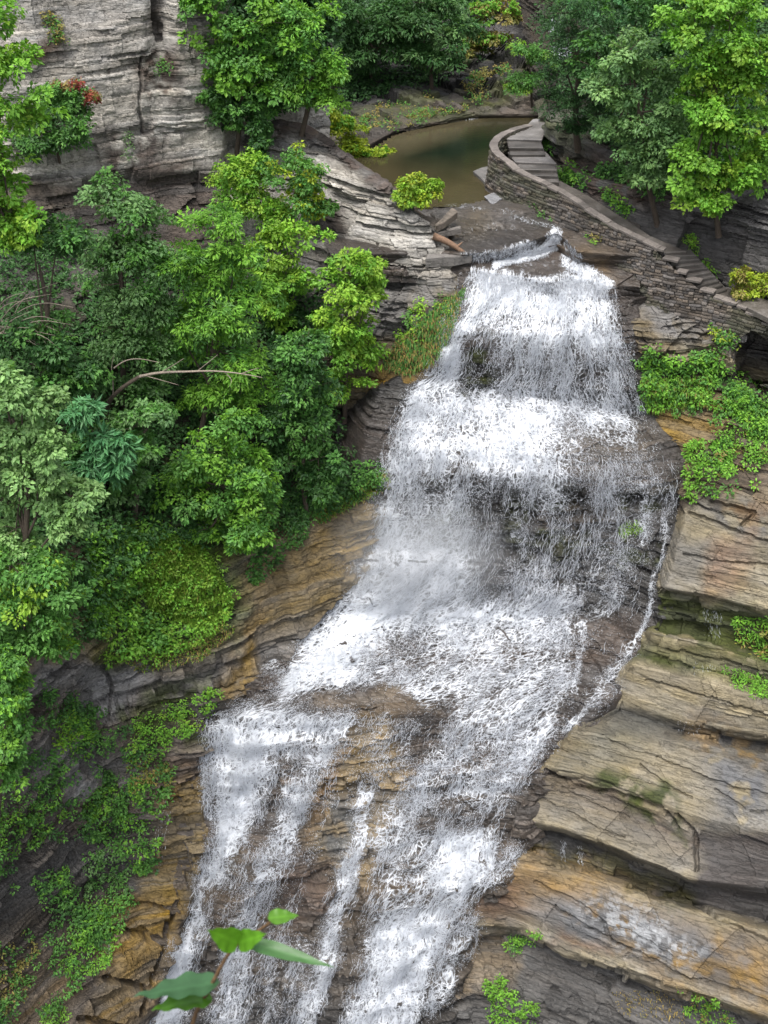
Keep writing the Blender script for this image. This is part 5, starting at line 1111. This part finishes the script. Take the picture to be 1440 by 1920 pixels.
# ---- plants growing on the ledges: each clump is one plant
def runner(p):
    """creeping stem through the points p, nearest first"""
    left = list(range(1, len(p))) if len(p) < 400 else []; order = [0]
    while left:
        q = p[order[-1]]; k = min(left, key=lambda i: ((p[i] - q) ** 2).sum()); order.append(k); left.remove(k)
    pts = p[order] + np.array([0, .04, -.06])
    if len(pts) < 2: pts = np.array([p[0], p[0] + .1])
    mb = MB(); mb.tube(pts, .009, 4); return np.concatenate(mb.v), np.concatenate(mb.f4)
def clump(name, label, cat, poly, pal, n, ln=.17, wr=.6, R=.28, nl=24, off=.22, accent=None, kind=None, up=.8, group=None, mask=0.):
    _seed[0] += 1; r = np.random.default_rng(_seed[0]); us = [p[0] for p in poly]; vs = [p[1] for p in poly]
    u = r.uniform(min(us), max(us), n * 4); v = r.uniform(min(vs), max(vs), n * 4); k = inpoly(u, v, poly) & (fbm(u * .018, v * .018, 0 * u, 3, _seed[0]) > mask); u, v = u[k][:n], v[k][:n]
    p = S(u, v); out = np.array([0, -.6, .6]) + r.normal(0, .35, p.shape); p = p + np.array([0, -.7, .7]) * (off * r.random((len(p), 1)))
    sel = r.random(len(p)) < (accent[1] if accent else 0); V, Fc, Cc, m = [], [], [], 0
    for s_, pl in ((~sel, PAL[pal]), (sel, PAL[accent[0]] if accent else None)):
        if s_.any():
            a, b, c = sprays(p[s_], out[s_], R, nl, ln, wr, pl, r, up); V.append(a); Fc.append(b + m); Cc.append(c); m += len(a)
    sv, sf = runner(p)
    o = mesh_obj(name, np.concatenate(V + [sv]), [np.concatenate(Fc), sf + m] if not kind else np.concatenate(Fc), M_LEAF, col=np.concatenate(Cc + [np.full(sv.shape, .06) * (1, .8, .5)]), loc=p.mean(0))
    return structure(o, kind) if kind else tag(o, label, cat, group)
def tuft(name, label, cat, poly, n, pal='grass', ln=.5, hang=.6, accent=.2, kind=None):
    """long grass blades growing out and arching down"""
    _seed[0] += 1; r = np.random.default_rng(_seed[0]); us = [p[0] for p in poly]; vs = [p[1] for p in poly]
    u = r.uniform(min(us), max(us), n * 4); v = r.uniform(min(vs), max(vs), n * 4); k = inpoly(u, v, poly); u, v = u[k][:n], v[k][:n]
    b = S(u, v); m = len(b); L_ = ln * r.uniform(.5, 1.3, (m, 1))
    d = np.array([0, -.7, .75]) + r.normal(0, .35, (m, 3)); d /= np.linalg.norm(d, axis=1, keepdims=True)
    p1 = b + d * L_ * .5; p2 = p1 + (d * (1 - hang) + np.array([0, -.2, -.8]) * hang) * L_ * .6
    sd = np.cross(d, r.normal(0, 1, (m, 3))); sd /= np.linalg.norm(sd, axis=1, keepdims=True); w = .014 + .012 * r.random((m, 1))
    V = np.stack([b - sd * w, b + sd * w, p1 + sd * w, p1 - sd * w, p2], 1).reshape(-1, 3); i = np.arange(m)[:, None] * 5
    mix = r.random((m, 1)); A, B = np.array(PAL[pal][0]), np.array(PAL[pal][1]); c = A * (1 - mix) + B * mix
    dr = r.random(m) < accent; c[dr] = np.array(PAL['dry'][0]) * r.uniform(.7, 1.3, (dr.sum(), 1))
    sv, sf = runner(b[::max(1, m // 40)])
    o = mesh_obj(name, np.concatenate([V, sv]), [np.concatenate([i + np.array([[0, 1, 2, 3]]), sf + m * 5]), i + np.array([[3, 2, 4]])], M_GRASS, col=np.concatenate([np.repeat(c, 5, 0), np.full(sv.shape, .05) * (1, .8, .5)]), loc=b.mean(0))
    return structure(o, kind) if kind else tag(o, label, cat)

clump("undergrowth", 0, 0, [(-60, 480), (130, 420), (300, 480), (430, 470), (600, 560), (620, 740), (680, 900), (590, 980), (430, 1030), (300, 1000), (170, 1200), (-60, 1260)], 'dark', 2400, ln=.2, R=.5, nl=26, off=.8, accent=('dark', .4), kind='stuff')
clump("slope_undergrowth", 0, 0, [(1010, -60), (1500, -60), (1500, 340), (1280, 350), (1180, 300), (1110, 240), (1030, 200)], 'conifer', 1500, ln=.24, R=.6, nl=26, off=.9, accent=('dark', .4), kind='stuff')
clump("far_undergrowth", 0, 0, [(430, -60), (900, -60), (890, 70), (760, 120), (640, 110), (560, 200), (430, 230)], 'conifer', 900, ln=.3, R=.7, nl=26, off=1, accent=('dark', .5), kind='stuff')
clump("ground_cover", 0, 0, [(175, 1000), (300, 975), (400, 1030), (440, 1120), (425, 1180), (300, 1235), (200, 1240), (180, 1160)], 'bright', 420, ln=.15, R=.28, nl=24, off=.45, accent=('grass', .5), kind='stuff')
clump("slope_shrubs", 0, 0, [(160, 1000), (260, 960), (330, 1010), (260, 1090), (330, 1200), (190, 1245), (160, 1140)], 'bright', 130, ln=.2, R=.35, nl=30, off=.9, accent=('mid', .5), kind='stuff')
tuft("slope_grass", 0, 0, [(240, 1010), (380, 1020), (440, 1130), (400, 1190), (280, 1140)], 24000, ln=.42, hang=.4, accent=.06, kind='stuff')
clump("wall_undergrowth", 0, 0, [(-60, 1250), (60, 1270), (190, 1330), (320, 1420), (320, 1620), (240, 1720), (130, 1900), (-60, 1960)], 'mid', 560, ln=.14, R=.26, nl=24, off=.5, accent=('dark', .35), kind='stuff', mask=.56)
clump("slope_edge_undergrowth", 0, 0, [(430, 960), (600, 900), (700, 860), (720, 915), (620, 970), (560, 1020), (500, 1080), (440, 1110)], 'mid', 260, ln=.16, R=.28, nl=24, off=.4, accent=('dark', .4), kind='stuff', mask=.48)
clump("shelf_undergrowth", 0, 0, [(1190, 650), (1350, 650), (1380, 710), (1500, 740), (1500, 900), (1300, 940), (1340, 770), (1210, 780)], 'mid', 200, ln=.15, R=.28, nl=24, off=.4, accent=('bright', .5), kind='stuff', mask=.5)

# ledge plants, one thing per clump
clump("leafy_weed", "green weeds on the flat slab at the foot of the curved wall", "plant", [(895, 350), (925, 328), (955, 345), (950, 360), (905, 358)], 'bright', 26, R=.25, ln=.14)
clump("leafy_weed", "yellowish weeds between the flat slab and the foot of the long wall", "plant", [(945, 350), (985, 358), (1000, 378), (955, 372)], 'bright', 22, R=.22, ln=.13, accent=('dry', .3))
clump("mossy_weed", "low mossy weeds along the middle of the long wall's foot", "plant", [(985, 372), (1060, 392), (1100, 425), (1080, 430), (1010, 400)], 'mid', 40, R=.22, ln=.11, accent=('dry', .35))
clump("wall_creeper", "creeper hanging on the face of the long wall near its middle", "plant", [(1075, 415), (1100, 420), (1130, 455), (1115, 462), (1085, 440)], 'bright', 18, R=.18, ln=.11, accent=('dry', .4))
clump("leafy_weed", "broad leaved weeds on the soil right of the middle steps", "plant", [(1040, 318), (1075, 310), (1120, 330), (1110, 352), (1050, 345)], 'mid', 42, R=.28, ln=.16, accent=('bright', .4))
clump("leafy_weed", "bright weeds at the edge of the path before the dark rock wall", "plant", [(1130, 350), (1150, 352), (1190, 400), (1165, 402), (1138, 375)], 'bright', 34, R=.26, ln=.14, accent=('mid', .4))
clump("leafy_weed", "dark leafy plants spilling over soil under the grey green tree", "plant", [(1120, 290), (1230, 320), (1250, 372), (1180, 352), (1120, 325)], 'mid', 60, R=.35, ln=.18, accent=('dark', .5))
clump("wall_creeper", "thin yellow green creeper climbing the rock beside the lowest stairs", "plant", [(1282, 445), (1296, 440), (1310, 480), (1350, 515), (1335, 522), (1298, 492)], 'bright', 24, R=.2, ln=.12, accent=('yellow', .3))
clump("hanging_fern", "curtain of ferns hanging on the ledge right of the upper falls", "fern", [(1192, 672), (1240, 668), (1345, 668), (1345, 745), (1270, 762), (1208, 770)], 'bright', 150, R=.3, ln=.18, accent=('mid', .4))
tuft("grass_tuft", "long grass drooping below the curtain of ferns on the right ledge", "grass", [(1198, 715), (1330, 705), (1330, 760), (1212, 775)], 900, ln=.6, hang=.85, accent=.15)
clump("arch_bush", "small bush with yellow leaves in front of the arch wall", "bush", [(1332, 605), (1370, 608), (1388, 645), (1345, 655)], 'mid', 32, R=.25, ln=.14, accent=('gold', .35))
clump("leafy_thicket", "thicket of leafy plants sloping down below the dark arch at the right edge", "plant", [(1335, 660), (1385, 700), (1480, 735), (1480, 850), (1420, 820), (1360, 760)], 'bright', 190, R=.3, ln=.17, accent=('mid', .45))
clump("yellow_flowers", "yellow flowers in the thicket at the right edge", "flower", [(1395, 775), (1425, 790), (1422, 808), (1398, 800)], 'gold', 5, R=.12, nl=8, ln=.09, off=.5)
clump("leafy_weed", "narrow strip of bright plants in the crevice right of the ochre boulder", "plant", [(1290, 830), (1318, 822), (1320, 870), (1300, 935), (1280, 935)], 'bright', 50, R=.24, ln=.14)
clump("leafy_weed", "green weeds tumbling over the thin layered rock below the thicket", "plant", [(1330, 830), (1400, 800), (1440, 830), (1430, 880), (1370, 880), (1345, 910)], 'bright', 60, R=.26, ln=.14, accent=('dry', .25))
clump("fern_clump", "fern clump with dry fronds under the uppermost slab at the right edge", "fern", [(1380, 1160), (1440, 1150), (1480, 1180), (1460, 1240), (1390, 1225)], 'bright', 60, R=.3, ln=.2, wr=.4, accent=('dry', .35))
clump("fern_clump", "small ferns on the second mossy ledge at the right edge", "fern", [(1355, 1255), (1400, 1262), (1480, 1290), (1440, 1310), (1370, 1285)], 'bright', 40, R=.25, ln=.15, wr=.4)
clump("leafy_bush", "leafy bush at the bottom of the picture right of the lowest water", "bush", [(910, 1840), (945, 1830), (975, 1870), (1010, 1890), (990, 1935), (920, 1915)], 'bright', 70, R=.26, ln=.13)
clump("leafy_weed", "weeds on the lip of the lowest slab where its left end breaks off", "plant", [(940, 1765), (1000, 1738), (1020, 1752), (965, 1790)], 'bright', 30, R=.2, ln=.11, accent=('mid', .3))
clump("leafy_weed", "weeds on the dark layered face at the bottom right of the picture", "plant", [(1265, 1850), (1330, 1865), (1390, 1915), (1370, 1960), (1290, 1900)], 'bright', 44, R=.22, ln=.12, accent=('dry', .2))
tuft("grass_tuft", "reddish dry grass on the dark face under the lowest slab", "grass", [(1140, 1860), (1270, 1850), (1290, 1920), (1160, 1900)], 260, pal='dry', ln=.3, hang=.8, accent=.7)
tuft("hanging_grass", "olive grass hanging beside the left edge of the upper falls", "grass", [(745, 640), (800, 590), (872, 540), (850, 620), (815, 680), (760, 705), (715, 690)], 3200, pal='mid', ln=.55, hang=.8, accent=.35)
clump("leafy_weed", "bright weeds growing in the olive grass beside the crest", "plant", [(760, 570), (800, 560), (850, 545), (835, 600), (780, 640), (745, 640)], 'yellow', 36, R=.24, ln=.14, accent=('mid', .5))
tuft("grass_tuft", "grass fringe along the top of the yellow rock beside the big plunge", "grass", [(590, 960), (640, 930), (725, 880), (735, 915), (670, 945), (600, 985)], 1200, ln=.4, accent=.3)
clump("leafy_weed", "green shoots over the grass fringe under the overhang", "plant", [(640, 920), (700, 880), (722, 870), (716, 905), (650, 940)], 'mid', 26, R=.25, ln=.14)
tuft("grass_tuft", "dry grass edge at the foot of the bright grassy slope", "grass", [(200, 1215), (300, 1222), (420, 1165), (445, 1180), (380, 1240), (260, 1262)], 1200, ln=.35, accent=.45)
clump("leafy_weed", "bright low plants on the tilted ledge left of the lower falls", "plant", [(255, 1345), (400, 1285), (418, 1300), (380, 1360), (290, 1420), (240, 1425)], 'bright', 110, R=.22, ln=.12, accent=('yellow', .15))
clump("leafy_bush", "light green bush in the notch of the lower left wall", "bush", [(100, 1345), (150, 1335), (182, 1360), (165, 1415), (110, 1410)], 'bright', 56, R=.24, ln=.13, accent=('yellow', .2))
clump("fern_clump", "ferns along the left edge above the dark wet band of rock", "fern", [(-40, 1500), (60, 1480), (120, 1440), (125, 1530), (60, 1590), (-40, 1620)], 'mid', 110, R=.25, ln=.13, accent=('bright', .4))
clump("leafy_bush", "dense dark bushes in the cleft left of the wet ochre rock", "bush", [(160, 1470), (240, 1460), (325, 1480), (310, 1570), (270, 1640), (220, 1600), (165, 1570)], 'mid', 150, R=.27, ln=.15, accent=('bright', .35))
clump("leafy_weed", "hanging dark ferns under the ledge at the top of the cleft", "fern", [(230, 1430), (320, 1425), (330, 1470), (250, 1480)], 'dry', 44, R=.24, ln=.14, accent=('mid', .6))
clump("leafy_weed", "grey green leafy plants in the lower part of the cleft", "plant", [(165, 1590), (225, 1600), (250, 1660), (215, 1720), (160, 1690)], 'grey', 70, R=.24, ln=.14, accent=('mid', .5))
clump("leafy_bush", "fresh green plants left of the stacked yellow boulders", "bush", [(150, 1690), (225, 1690), (235, 1730), (200, 1810), (140, 1855), (115, 1830)], 'bright', 120, R=.24, ln=.13, accent=('mid', .3))
clump("leafy_weed", "yellow brown weeds at the left edge near the bottom", "plant", [(-30, 1760), (50, 1740), (80, 1800), (50, 1880), (-30, 1900)], 'mid', 80, R=.22, ln=.12, accent=('dry', .45))
clump("leafy_weed", "small weeds on the brown bank between the wet band and the fresh plants", "plant", [(60, 1650), (130, 1620), (150, 1680), (90, 1720)], 'mid', 46, R=.2, ln=.11, accent=('bright', .3))
clump("leafy_weed", "few green shoots at the bottom edge left of the boulders", "plant", [(80, 1890), (130, 1890), (125, 1935), (85, 1935)], 'bright', 22, R=.2, ln=.11)
clump("moss_cushion", "bright moss cushion on the dripping rock behind the thin right side water", "moss", [(1160, 985), (1200, 978), (1205, 1000), (1168, 1010)], 'yellow', 40, R=.12, nl=20, ln=.07, off=.1)
clump("cliff_weed", "brownish green weed patch near the top of the pale cliff", "plant", [(85, 30), (105, 22), (122, 78), (95, 85)], 'dry', 26, R=.25, ln=.14, accent=('mid', .4))
clump("cliff_weed", "tiny weeds in the brown scar at the middle of the pale cliff", "plant", [(290, 115), (325, 110), (320, 140), (290, 145)], 'mid', 12, R=.18, ln=.1)
clump("cliff_weed", "thin sapling leaves in front of the dark base of the pale cliff", "plant", [(225, 250), (250, 245), (250, 300), (235, 305)], 'grey', 10, R=.22, ln=.11)
clump("leafy_weed", "green plants at the foot of the curved wall beside the pool outlet", "plant", [(1000, 262), (1030, 262), (1040, 290), (1012, 290)], 'mid', 22, R=.22, ln=.12)
clump("mossy_weed", "yellow green moss and weeds on the far bank of the pool", "plant", [(745, 215), (860, 195), (880, 205), (760, 228)], 'dry', 60, R=.22, ln=.12, accent=('mid', .4))
clump("mossy_weed", "orange tinged weeds on the rock shelf upstream", "plant", [(880, 140), (940, 120), (960, 130), (890, 152)], 'dry', 34, R=.25, ln=.14, accent=('mid', .5))

clump("far_bank_moss", 0, 0, [(640, 205), (760, 190), (900, 140), (1010, 110), (1030, 165), (900, 205), (750, 240), (660, 250)], 'dry', 260, ln=.13, R=.28, nl=22, off=.2, accent=('mid', .5), kind='stuff', mask=.52)
clump("far_bank_bushes", 0, 0, [(600, 120), (760, 130), (900, 95), (920, 125), (760, 172), (620, 190)], 'conifer', 160, ln=.22, R=.5, nl=24, off=.5, accent=('dark', .5), kind='stuff', mask=.5)
# dead tree and dead twigs on the left slope
_b = S(195, 812); root = thing("dead_tree", "bare dead tree with one long pale branch arching right across the green slope", "dead tree", _b); Yd = _b[1] - 1.6
def pxline(pts, Y): return smooth_line(np.array([P(u, v, Y + (q[0] if q else 0)) for u, v, *q in pts]), 2)
m = MB(); q = pxline([(195, 815, 1.5), (200, 770, .8), (205, 748), (235, 722), (262, 706)], Yd); m.tube(q, np.linspace(.13, .075, len(q)), 8, wob=.2)
m.build("trunk", M_BARK, root, loc=_b, smooth=True)
m = MB(); q = pxline([(262, 706), (300, 698, -.1), (350, 697, -.3), (400, 695, -.5), (450, 700, -.7), (492, 708, -.8)], Yd); m.tube(q, np.linspace(.075, .012, len(q)), 7)
for a in ([(300, 699), (320, 688, -.4), (345, 672, -.5)], [(370, 696, -.3), (390, 680, -.6), (408, 665, -.7)], [(420, 697, -.5), (436, 712, -.7), (430, 725, -.8)], [(270, 704), (300, 712, -.3), (335, 722, -.5)], [(455, 700, -.6), (470, 694, -.8), (485, 690, -.9)]):
    q = pxline(a, Yd); m.tube(q, np.linspace(.028, .006, len(q)), 5)
m.build("branch", M_DEAD, root, loc=_b, smooth=True)
m = MB()
for a in ([(212, 742), (212, 715, -.2), (208, 690, -.3), (214, 665, -.4)], [(214, 690, -.3), (235, 675, -.4), (262, 672, -.6), (300, 680, -.7)]):
    q = pxline(a, Yd); m.tube(q, np.linspace(.04, .008, len(q)), 5)
m.build("branch", M_DEAD, root, loc=_b, smooth=True)
_b = S(30, 640); root = thing("dead_bush", "tangle of pale bare twigs at the left edge below the cliff", "dead bush", _b)
m = MB(); rr = np.random.default_rng(55)
for k in range(22):
    u0, v0 = rr.uniform(-20, 20), rr.uniform(590, 650); a = rr.uniform(-.2, 1.3); Ln = rr.uniform(60, 130)
    p0 = P(u0, v0, 47); p1 = P(u0 + math.cos(a) * Ln * .55, v0 - math.sin(a) * Ln * .55, 46.6 + rr.normal(0, .4)); p2 = P(u0 + math.cos(a - .5) * Ln, v0 - math.sin(a - .35) * Ln, 46.4 + rr.normal(0, .6))
    q = smooth_line(np.array([p0, p1, p2]), 2); m.tube(q, np.linspace(.03, .006, len(q)), 5)
m.build("twigs", M_DEAD, root, loc=_b, smooth=True)

# near sprig of leaves at the lower edge
def sprig_material():
    m, n, b = mat_new("near_leaf")
    c = attr(n, "Col").outputs['Color']; uv = N(n, "ShaderNodeTexCoord").outputs['Object']
    c = mixc(n, c, ramp(n, noise(n, uv, 40, 3, .6), [(.3, .75), (.7, 1.15)]), .7)
    n.links.new(c, b.inputs['Base Color']); b.inputs['Roughness'].default_value = .42
    t = N(n, "ShaderNodeBsdfTranslucent"); n.links.new(c, t.inputs[0])
    mx = N(n, "ShaderNodeMixShader"); mx.inputs[0].default_value = .4
    n.links.new(b.outputs[0], mx.inputs[1]); n.links.new(t.outputs[0], mx.inputs[2]); n.links.new(mx.outputs[0], n.nodes["Material Output"].inputs[0])
    return m
M_NEAR = sprig_material(); YS = .82
_b = P(352, 2100, YS); sprig = thing("leafy_sprig", "close sprig with five broad green leaves at the bottom edge in front of the falls", "plant", _b)
m = MB(); q = smooth_line(np.array([P(352, 2100, YS), P(352, 1925, YS), P(395, 1850, YS), P(425, 1790, YS), P(452, 1765, YS), P(500, 1735, YS + .02), P(520, 1716, YS + .03)]), 2)
m.tube(q, np.linspace(.0028, .0012, len(q)), 7, (1.6, 1.2, .7)); m.build("stem", M_BARK, sprig, loc=_b, smooth=True)
def big_leaf(base, tip, hw, col, tilt=(0, 0, 1), cup=.3, droop=.1):
    a, b = P(*base), P(*tip); ax = b - a; Ln = np.linalg.norm(ax); ax /= Ln
    sd = np.cross(np.array(tilt, float), ax); sd /= np.linalg.norm(sd); up = np.cross(ax, sd)
    t = np.linspace(0, 1, 17); w = np.sin(np.pi * np.clip(t, 0, 1) ** .62) ** .8 * (1 - t ** 3 * .45); s_ = np.linspace(-1, 1, 9)
    T, Sg = np.meshgrid(t, s_, indexing='ij'); Wd = w[:, None] * hw
    p = a + ax * (T * Ln)[..., None] + sd * (Sg * Wd)[..., None] + up * (np.abs(Sg) ** 1.5 * Wd * cup - droop * Ln * T ** 2 + .003 * np.sin(T * 22) * np.abs(Sg) * (hw / .03))[..., None]
    vein = 1 + .25 * np.exp(-(Sg / .06) ** 2) + .10 * np.exp(-(np.mod(T * 7 - np.abs(Sg) * 1.6, 1) - .5) ** 2 / .01)
    c = np.array(col) * vein[..., None]
    return mesh_obj("leaf", p.reshape(-1, 3), grid_faces(17, 9), M_NEAR, sprig, col=c.reshape(-1, 3), loc=_b, smooth=True)
big_leaf((412, 1842, YS), (250, 1862, YS - .02), .025, (.06, .15, .06), (0, .45, 1), .10, .05)
big_leaf((398, 1872, YS), (285, 1884, YS - .02), .021, (.08, .22, .012), (0, .3, 1), .3, .12)
big_leaf((447, 1768, YS), (390, 1744, YS - .03), .014, (.13, .32, .02), (.3, -.75, .7), .3, .02)
big_leaf((447, 1768, YS), (492, 1752, YS - .02), .012, (.11, .28, .02), (-.2, -.6, .8), .2, .1)
big_leaf((455, 1764, YS), (628, 1812, YS - .03), .0085, (.07, .18, .05), (0, -.3, 1), .2, .04)
big_leaf((502, 1722, YS + .02), (562, 1713, YS + .03), .009, (.10, .25, .02), (0, -.3, 1), .2, .15)


# ------------------------------------------------------------------ mist at the foot of the main plunge
def mist(u, v, Y, ru, rv, dens):
    c = P(u, v, Y); k = np.linalg.norm(c - np.array([0, 0, CZ])) / F
    n1, n2 = 16, 28; T, Q = np.meshgrid(np.linspace(.001, np.pi - .001, n1), np.linspace(0, 2 * np.pi, n2), indexing='ij')
    d = np.stack([np.sin(T) * np.cos(Q), np.sin(T) * np.sin(Q), np.cos(T)], -1)
    m = bpy.data.materials.new("mist"); m.use_nodes = True; n = m.node_tree; n.nodes.remove(n.nodes["Principled BSDF"])
    pv = N(n, "ShaderNodeVolumePrincipled"); pv.inputs['Color'].default_value = (.95, .97, 1, 1); pv.inputs['Anisotropy'].default_value = .2
    tc = N(n, "ShaderNodeTexCoord").outputs['Object']
    ln = N(n, "ShaderNodeVectorMath", operation='LENGTH'); n.links.new(tc, ln.inputs[0])
    f = math_(n, 'SUBTRACT', 1.0, ln.outputs['Value'], True)
    nz = ramp(n, noise(n, tc, 2.2, 3, .6), [(.35, 0.15), (.65, 1.0)])
    n.links.new(math_(n, 'MULTIPLY', math_(n, 'MULTIPLY', f, nz), dens), pv.inputs['Density'])
    n.links.new(pv.outputs[0], n.nodes["Material Output"].inputs['Volume'])
    o = mesh_obj("mist", d.reshape(-1, 3), grid_faces(n1, n2), m); o.location = c; o.scale = (ru * k, 1.6, rv * k)
    return structure(o, 'stuff')
mist(785, 1050, 50.4, 190, 170, .7)
SC.cycles.volume_step_rate = 2; SC.cycles.volume_bounces = 1
